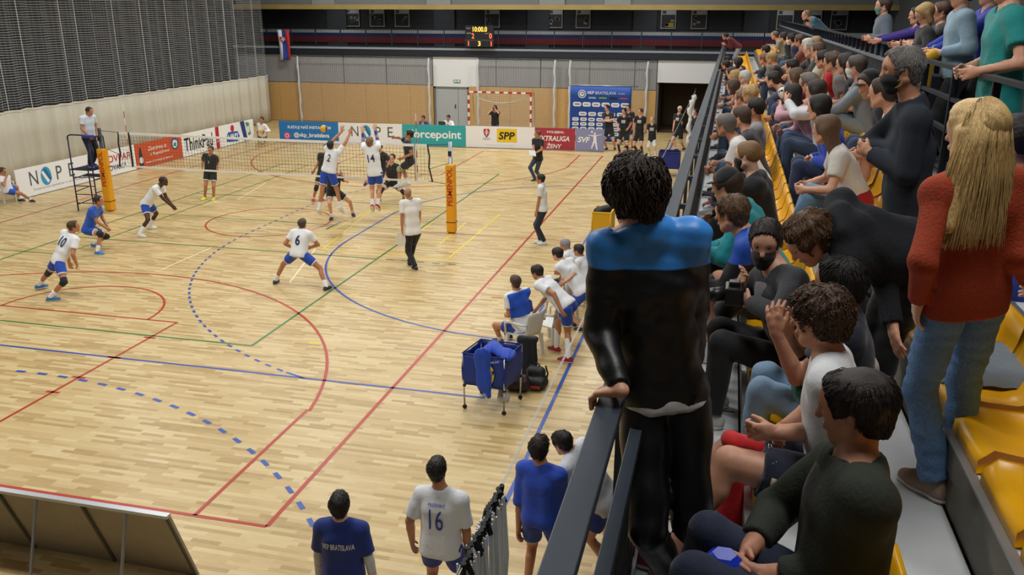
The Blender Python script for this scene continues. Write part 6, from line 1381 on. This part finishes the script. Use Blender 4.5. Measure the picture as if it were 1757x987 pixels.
yd = min((np.linalg.norm(proj((rearx(y)-.15, y, GF+1.38))-np.array([1383, 29])), y) for y in np.arange(-8, 14, .1))[1]; xr = rearx(yd)
g = P2('bald man in denim shirt leaning on the rear rail', lod=1, group='people standing at the rear gallery rail', h=1.8, z=GF, face=-92, at=(xr, yd, GF), feet=[('w', xr+.5, yd-.2, GF), ('w', xr+.45, yd+.15, GF)], pel=('w', xr+.4, yd, GF+.92), neck=('w', xr+.0, yd, GF+1.29), head=('w', xr-.15, yd-.02, GF+1.38), look=(-100, -4), hl=('w', xr-.02, yd-.2, 5.54), hr=('w', xr-.02, yd+.15, 5.54), ehl=(0, 0, -1), ehr=(0, 0, -1), top=('jacket', '5A7E96'), bot=('jeans', '50708C'), shoes='26282C', hair=('thin', '8A7A6A'), skin='fair')
yk = min((np.linalg.norm(proj((rearx(y)-.06, y, 5.36))-np.array([1607, 107])), y) for y in np.arange(-14, 8, .05))[1]; xk = rearx(yk)
V, F = smesh('c', [pr((xk-.02, yk-.12, 5.50), (xk-.02, yk+.12, 5.50), .05, None, .03), pr((xk-.07, yk-.06, 5.44), (xk-.09, yk-.08, 5.2), .07, .08, .04), pr((xk-.07, yk+.08, 5.44), (xk-.08, yk+.06, 5.26), .06, .06, .04)], .014, .006, 4); o = link('jacket_bundle', qmesh('jacket_bundle', V-[xk, yk, 5.2], F), fabm('D0A012')); o.location = (xk, yk, 5.2); tag(o, 'yellow jacket slung over the rear gallery rail', 'jacket')
# ------------------------------------------------------------------ nearest spectators
def satin(c, rough=.38): return mat('satin', c, rough, bump=.12, bscale=14)
def two_tone(name, lo_c, hi_c, z, rough=.5, soft=.004):
    m = mat(name, lo_c, rough, bump=.15, bscale=16).copy(); m.name = name; t = m.node_tree; N = t.nodes.new; b = t.nodes['Principled BSDF']
    tc = N('ShaderNodeTexCoord'); sx = N('ShaderNodeSeparateXYZ'); mr = N('ShaderNodeMapRange'); mr.inputs[1].default_value = z-soft; mr.inputs[2].default_value = z+soft; mx = N('ShaderNodeMix'); mx.data_type = 'RGBA'
    mx.inputs['A'].default_value = hexc(lo_c)+(1,); mx.inputs['B'].default_value = hexc(hi_c)+(1,)
    t.links.new(tc.outputs['Object'], sx.inputs[0]); t.links.new(sx.outputs['Z'], mr.inputs[0]); t.links.new(mr.outputs[0], mx.inputs['Factor']); t.links.new(mx.outputs['Result'], b.inputs['Base Color'])
    return m
# --- the boy at the railing
bx, by = 12.66, -19.08
yoke = atd((1110, 452), (np.array([12.6, by, 0])-CAM)@FH)[2]
g = P2('boy in black track suit with blue shoulders leaning on the railing, back to camera', lod=0, h=1.80, z=Z1, face=-14, at=(bx, by, Z1), feet=[('w', 12.60, -19.12, Z1), ('w', 12.80, -19.02, Z1)], pel=(1138, 678), neck=(1110, 392, .02), head=(1088, 333, .05), lean=2, look=(-35, -10), hl=('w', 12.395, -19.42, 4.655), el=(1030, 575), hr=(1188, 640, .25), er=(1206, 590), kl=(1118, 860), kr=(1186, 860),
    pl=dict(d=(-.9, .25, -.25), n=(-.1, -.1, -1), curl=.75, spread=.1, thumb=.9), top=('jacket', '0E0F12', dict(mat=two_tone('boy_jacket', '0C0D10', '3C92EC', yoke-Z1, .45), amp=.007, fr=(16, 16, 30), loose=.018, hem=.0, collar=.03)), bot=('pants', '0B0C0F', dict(mat=satin('0C0D10'), amp=.007, fr=(14, 14, 40), loose=.02, len=.93)), shoes='8E1C22', socks='6A6C70', sockh=.7, hair=('mop', '2A1E17'), skin='fair', wide=.86, bulk=.82, leg=.92)
g.add('undershirt', [pr(g.pel-g.t*.02-g.BL*.056, g.pel-g.t*.02+g.BL*.056, .113, None, .05, g.B, 1.0, cp=[(g.pel-g.t*.036, -g.t), (g.pel+g.t*.03, g.t)])], fabm('DADADA'), vox=.009)
locks(g, 1500, .08, .0026, '1E1613', 3, .25, .5, m=hairm('3A2A1E'), lift=.014)
# --- grey-haired man, arms folded
L = unp(1545, 108, 2, 3.94+1.68)
Z2, Z3 = Z1+RISE, Z1+2*RISE
g = P2('grey-haired man in dark fleece standing with folded arms, mask under chin', lod=0, h=1.82, z=Z2, face=-88, at=L, feet=[('w', L[0]+.05, L[1]-.1, Z2), ('w', L[0]+.05, L[1]+.12, Z2)], pel=(1550, 395), neck=(1566, 182), head=(1543, 108), lean=-3, look=(-98, -6), hl=(1492, 262, .02), el=(1556, 305), hr=(1535, 258, -.02), er=(1472, 262), pl=dict(curl=1.1), pr=dict(curl=1.1), top=('jacket', '20242C', dict(amp=.004, collar=.06, loose=.024, hem=.06, mat=mat('fleece', '2C333D', .95, bump=.6, bscale=240, var=.3))), bot=('pants', '15161A'), shoes='C9C6C0', hair=('short', '6E6A66'), skin='C08A6C', mask=('15161A', 1), wide=1.1, bulk=1.12)
for sg in (1,): 
    c, f, u, l = g.head, g.hf, g.hu, g.hl
    MB().tube([c+l*.075-f*.0+u*.01-g.base, c+l*.072+f*.03-u*.05-g.base, c+l*.05+f*.055-u*.08-g.base], .0018, 5).build('mask_strap', mat('strap_w', 'D0C070', .6), g.root); MB().tube([c+l*.076-f*.015-u*.02-g.base, c+l*.062+f*.02-u*.085-g.base, c+l*.045+f*.05-u*.10-g.base], .0018, 5).build('mask_strap', mat('strap_w', 'D0C070', .6), g.root)
locks(g, 1400, .04, .0014, '8A8682', 5, .15, .1, m=hairm('8E8A86'), lift=.005)
# --- woman with long blond hair in a rust jacket
g = P2('woman with long straight blond hair, rust-red jacket and faded jeans', lod=0, h=1.70, z=Z2, face=-28, at=(13.66, -18.60, Z2), feet=[(1600, 852), (1642, 836)], pel=(1658, 492), neck=(1676, 300), head=(1672, 228), lean=0, look=(-40, -4), hl=(1577, 512, -.04), el=(1584, 432), pl=dict(d=(0, .3, -1), curl=.4), hr=(1762, 480, .08), er=(1748, 425), tll=-55, top=('jacket', '7E2412', dict(amp=.006, fr=(18, 18, 22), collar=.05, loose=.016, hem=.10, mat=mat('corduroy', '97330F', .85, bump=.25, bscale=90, var=.12))), bot=('jeans', '47688C', dict(amp=.006, fr=(14, 14, 44), loose=.017, flare=.008, mat=mat('denim', '6488B4', .85, bump=.3, bscale=120, var=.25))), shoes='9A8270', sole='D6D0C6', hair=('long', 'B2925A', mat('blond_hair', 'D2B074', .4, bump=.3, bscale=260, var=.35, aniso=(1, 1, .03))), skin='pale', bulk=.94, leg=.88, arm=.86)
HB = mat('blond_hair', 'D2B074', .4, bump=.3, bscale=260, var=.35, aniso=(1, 1, .03))
g.add('hair_fall', [pr(g.head+g.hl*sg*.07-g.hf*(.05-.03*abs(sg)), g.head+g.hl*sg*.16-g.hf*(.12-.05*abs(sg))-UP*(.38-.05*abs(sg)), .046, .036, .03, cp=[(g.head-UP*(.365-.02*math.cos(sg*7)), -UP)]) for sg in (-1, -.66, -.33, 0, .33, .66, 1)], HB, vox=.008, amp=.004, fr=(90, 90, 4))
PP = []; rg = np.random.RandomState(9); c, f, u, l = g.head, g.hf, g.hu, g.hl
for i in range(950):
    a = rg.uniform(-1, 1); el_ = rg.uniform(.0, 1); d = nrm(l*a*1.1-f*(.75-.3*abs(a))*rg.uniform(.3, 1.1)+u*(1.05-el_*1.0)); p = c+u*.034-f*.012+.106*(d@l*.9*l+d@f*1.05*f+d@u*u)
    if d@f > .25: continue
    side = nrm(l*(d@l)+f*(d@f)*1.0); wv = rg.uniform(0, 6.28); LL = rg.uniform(.40, .46); end = np.array([*(c+side*rg.uniform(.13, .165)+l*(d@l)*rg.uniform(.02, .08))[:2], c[2]-LL+.04])
    mid = np.array([*(c+side*.135)[:2], c[2]-.10]); pts = [c+u*.13-f*.02+side*.01] if el_ < .5 else [p-side*.004]
    pts += [p, p*.45+mid*.55+side*.008]
    for t in (0, .33, .66, 1): pts.append(mid+(end-mid)*t+side*.012*math.sin(wv+t*3)+l*.01*math.sin(wv*2+t*2.5))
    PP.append(pts)
strands('hair_strands', np.array(PP)-g.base, np.tile([.0026]*6+[.0006], (len(PP), 1)), HB, g.root)
# --- youth in black hoodie bending over the seats
L = unp(1564, 432, 2, Z2+.84)
g = P2('fair-haired youth in black hoodie bending deeply over the front seats', lod=0, h=1.74, khl=(.1, 1, 0), khr=(.1, 1, 0), z=Z2, face=-95, at=L, feet=[('w', 13.52, L[1]-.12, Z2), ('w', 13.46, L[1]+.12, Z2)], pel=('w', *L), neck=(1432, 392, -.05), head=(1388, 412, -.05), lean=70, look=(-110, -42), hl=(1532, 560, -.2), el=(1520, 480), hr=(1415, 480, .15), top=('hoodie', '101216', dict(amp=.006, loose=.02, mat=mat('black_fleece', '12161D', .9, bump=.25, bscale=40))), bot=('pants', '0E0F13', dict(loose=.02)), shoes='B9B6AE', sole='CFCBC2', hair=('mop', '5E452E'), skin='fair', bulk=.92, pl=dict(curl=.3))
locks(g, 1500, .10, .0017, '6A4E34', 8, .25, .12, lift=.009, m=mat('lightbrown', '6E5236', .5, bump=.4, bscale=260, var=.5, aniso=(1, 1, .2)))
# --- front row, nearest
def near(label, q, **k): k.setdefault('lod', 0); return seated(label, q, 0, **k)
g = near('youth in black and royal blue jacket and shorts resting forearms on his knees', (1256, 366), h=1.80, H=(12.76, -16.49, 4.65), PW=(13.1, -16.55, 4.07), face=-86, look=(-62, -12), top=('jacket', '111319', dict(mat=None, amp=.005)), bot=('shorts', '15181E'), shoes='D8D8D8', socks='E0E0E0', sockh=.85, hair=('crop', '6A5138'), skin='fair', pose='knees')
g.top.data.materials[0] = two_tone('youth_jacket', '10131A', '1B50B8', float(g.neck[2]-.13-g.base[2]), .6)
locks(g, 900, .03, .0015, '6A5138', 22, .0, .1, lift=.005)
g = near('youth with black mask under his chin turning towards the camera', (1312, 415), h=1.76, H=(12.94, -17.40, 4.70), PW=(13.15, -17.45, 4.08), face=-95, sface=-115, look=(-172, -12), top=('long', '23272E', dict(amp=.005, mat=None)), bot=('pants', '101114'), shoes='C9C9C9', hair=('crop', '2A1E17'), skin='D2A088', mask=('131416', 1), hl=(1288, 520, -.1), el=(1345, 540), hr=(1270, 487, .12), nk=1.0, pl=dict(curl=.5), pr=dict(curl=.5))
g.add('shirt_front', [dict(p, ra=p['ra']+.003, rb=p['rb']+.003) for p in top_prims(g, dict(), 'long', {})[2:6]]+[cut(g.neck-g.t*.25+g.S*.03, -g.S, .6)], fabm('7E8184'), vox=.009)
MASKB = g
locks(g, 900, .03, .0015, '2A1E17', 21, .0, .1, lift=.007)
cm = empty('camera_body', (g.wr[0]+g.wr[1])/2+np.array([-.06, -.03, .0])); tag(cm, 'black photo camera held by the youth with the chin mask', 'camera')
MB().box((-.05, -.075, -.05), (.05, .075, .05)).build('body', mat('camblack', '121212', .4), cm, bevel=.012); MB().tube([(-.05, 0, 0), (-.15, 0, -.02)], [.04, .038], 16).build('lens', mat('camblack', '121212', .4), cm, True); MB().box((-.03, -.03, .05), (.03, .03, .075)).build('viewfinder', mat('camblack', '121212', .4), cm, bevel=.006)
g = near('dark-haired youth in navy T-shirt and light jeans raising both hands', (1440, 492), h=1.76, H=(13.25, -18.08, 4.70), PW=(13.36, -18.14, 4.07), face=-84, look=(-70, -6), top=('tee', '161C2C', dict(amp=.004)), bot=('jeans', '7FA0BE', dict(amp=.006)), shoes='C9C9C9', hair=('quiff', '15100E'), skin='B98468', hl=(1332, 572, -.08), el=(1350, 650), hr=(1352, 568, .1), er=(1375, 600), pl=dict(d=(-.2, .1, 1), n=(.2, .6, .2), curl=.5, spread=.2), pr=dict(d=(-.3, -.1, 1), n=(-.4, -.6, .1), curl=.35, spread=.25))
tw = lump('green_cloth', [pr((g.kn[0]+g.hp[0])/2+np.array([0, .0, .12]), (g.kn[1]+g.hp[1])/2+np.array([0, 0, .12]), .07, .06, .04, UP, .6), pr((g.kn[0]+g.hp[0])/2+np.array([.02, -.04, .1]), (g.kn[0]+g.hp[0])/2+np.array([.03, -.1, -.02]), .06, .05, .04)], fabm('10653E'), 'green cloth lying on the light jeans of the navy-shirted youth', 'cloth', .011, .009, 5)
locks(g, 900, .05, .0018, '15100E', 12, .1, .2)
g = near('curly-haired man in white T-shirt and navy shorts leaning forward', (1408, 548), h=1.84, H=(13.11, -18.65, 4.715), PW=(13.25, -18.73, 4.07), face=-82, look=(-62, -10), top=('tee', 'D6D9DC', dict(amp=.005, loose=.02)), bot=('shorts', '141C34', dict(len=.72)), shoes='A0182A', hair=('curly', '4A3220'), skin='D29A7E', hl=(1330, 742, -.02), el=(1425, 742), hr=(1345, 735, .2), er=(1400, 700), pl=dict(curl=1.2), pr=dict(curl=1.0), leg=1.15, arm=1.12, wide=1.06, sp=.16, feet=[('w', 12.60, -18.98, Z1), ('w', 12.5, -18.58, Z1)])
locks(g, 1500, .035, .002, '4A3220', 14, .0, .9, m=hairm('503824', True), lift=.009)
lump('red_bag', [pr(g.kn[0]+np.array([.02, .16, .02]), g.kn[0]+np.array([.12, .2, -.02]), .055, .05, .04, UP, .7), pr(g.kn[0]+np.array([.05, .2, -.05]), g.kn[0]+np.array([.06, .12, -.38]), .07, .09, .05, (0, 1, 0), .6)], fabm('C4161E'), 'bright red bag between the knees of the front row spectators', 'bag', .012, .012, 2)
stroke(g, g.bsurf, [(1327, 797), (1319, 768), (1319, 762), (1323, 763), (1332, 793)], .0018, M_NUMW, 'logo'); stroke(g, g.bsurf, [(1329, 822), (1322, 842)], .011, mat('tape_beige', 'A89878', .7), 'tape')
GN = near('balding man in olive jacket sitting nearest the camera', (1466, 702), h=1.84, H=(13.145, -19.49, 4.71), PW=(13.14, -19.62, 4.07), feet=[('w', 12.60, -19.80, Z1), ('w', 12.62, -19.45, Z1)], face=-84, sface=-92, look=(-72, -10), top=('jacket', '262C22', dict(amp=.007, fr=(16, 16, 22), loose=.03, collar=.03, sleeve=.80, hem=.12, mat=mat('olive_twill', '2B3127', .85, bump=.2, bscale=70, var=.15))), bot=('jeans', '18243E', dict(amp=.005)), shoes='3A3A3A', hair=('short', '2A211C'), skin='C98F74', hl=(1305, 985, .0), el=(1450, 985), hr=(1285, 945, .12), er=(1330, 880), wide=1.12, belly=1.08, arm=1.08, pl=dict(curl=.7), pr=dict(curl=.6))
g = GN; locks(g, 1100, .05, .0012, '2A211C', 17, .2, .05, lift=.004, m=hairm('241C18'), zone=lambda a, b, e: not (b > .75 and a < .15 and e < .4))
g.add('thinning_crown', [pr(g.head+g.hu*.095-g.hf*.055, None, .042, None, .01, nrm(g.hu*.8-g.hf*.6), .45)], skinm('C98F74'), vox=.006)
g.add('inner_shirt', [dict(p, ra=p['ra']+.006, rb=p['rb']+.006) for p in top_prims(g, dict(wide=1.12), 'tee', dict(loose=.026))[2:6]]+[cut(g.neck-g.t*.25+g.S*.085, -g.S, .6)], fabm('17181C'), vox=.009)
bo = empty('blue_box', (g.wr[0]+g.wr[1])/2+np.array([-.10, -.05, .0])); tag(bo, 'bright blue faceted object held by the man in the olive jacket', 'object')
MB().lathe([(.045, -.05), (.075, -.02), (.075, .02), (.04, .05)], n=6).build('shell', mat('blue_plastic', '1638C8', .35), bo)
# --- dark-haired man at the right edge, second row; things lying on the seats
L = atd((1738, 240), 4.35)
P2('dark-haired man in blue at the right edge, hand at his face', lod=0, h=1.80, z=Z3, face=-80, at=L, feet=[('w', L[0]-.2, L[1]-.1, Z2), ('w', L[0]-.2, L[1]+.15, Z2)], pel=('w', L[0]+.12, L[1], L[2]-.70), neck=('w', L[0]+.05, L[1], L[2]-.17), head=('w', *L), look=(-60, -10), khl=(-1, 0, .8), khr=(-1, 0, .8), hl=('w', L[0]-.1, L[1]-.03, L[2]-.14), hr=('w', L[0]-.25, L[1]+.1, L[2]-.5), top=('long', '1A3FA0'), bot=('jeans', '26324A'), shoes='26282C', hair=('short', '14110F'), skin='C98F74')
zs_ = Z1+RISE*2
cs = empty('seat_cushion', (RISX[1]+.26, -17.95, zs_+.075)); tag(cs, 'grey quilted cushion lying on a yellow seat behind the blond woman', 'cushion')
mb = MB(); nn = 20; v = []
for j in range(nn+1):
    for i in range(nn+1):
        a, b = i/nn*2-1, j/nn*2-1; e = (1-abs(a)**6)*(1-abs(b)**6); v.append((a*.22, b*.24, .075*e**.5+.007*math.sin(i*3.14159/1.0+.0)*0+.006*abs(math.sin((i+j)*.785))*abs(math.sin((i-j)*.785))))
for j in range(nn+1):
    for i in range(nn+1): v.append((v[j*(nn+1)+i][0], v[j*(nn+1)+i][1], -.0))
k_ = (nn+1)**2; f = []
for j in range(nn):
    for i in range(nn): q = j*(nn+1)+i; f += [(q, q+1, q+nn+2, q+nn+1), (k_+q+nn+1, k_+q+nn+2, k_+q+1, k_+q)]
MB().add(v, f).build('cover', fabm('6E7A86', .85), cs, True)
lump('white_coat', [pr((RISX[1]+.2, -17.42, zs_+.20), (RISX[1]+.3, -17.2, zs_+.17), .12, .10, .05), pr((RISX[1]+.22, -17.3, zs_+.32), (RISX[1]+.32, -17.2, zs_+.30), .10, .08, .05)], mat('puffer', 'C9C2B2', .6, bump=.3, bscale=14), 'cream padded coat bundled on a seat beside the blond woman', 'coat', .014, .012, 7)
lump('white_towel', [pr((13.42, -18.05, Z2+.35), (13.45, -17.9, Z2+.05), .06, .09, .05), pr((13.36, -18.15, Z2+.42), (13.4, -18.0, Z2+.38), .05, .05, .04)], fabm('C6C4B8'), 'off-white towel hanging behind the front seats', 'towel', .013, .008, 7)
bpy.data.scenes.remove(TS)
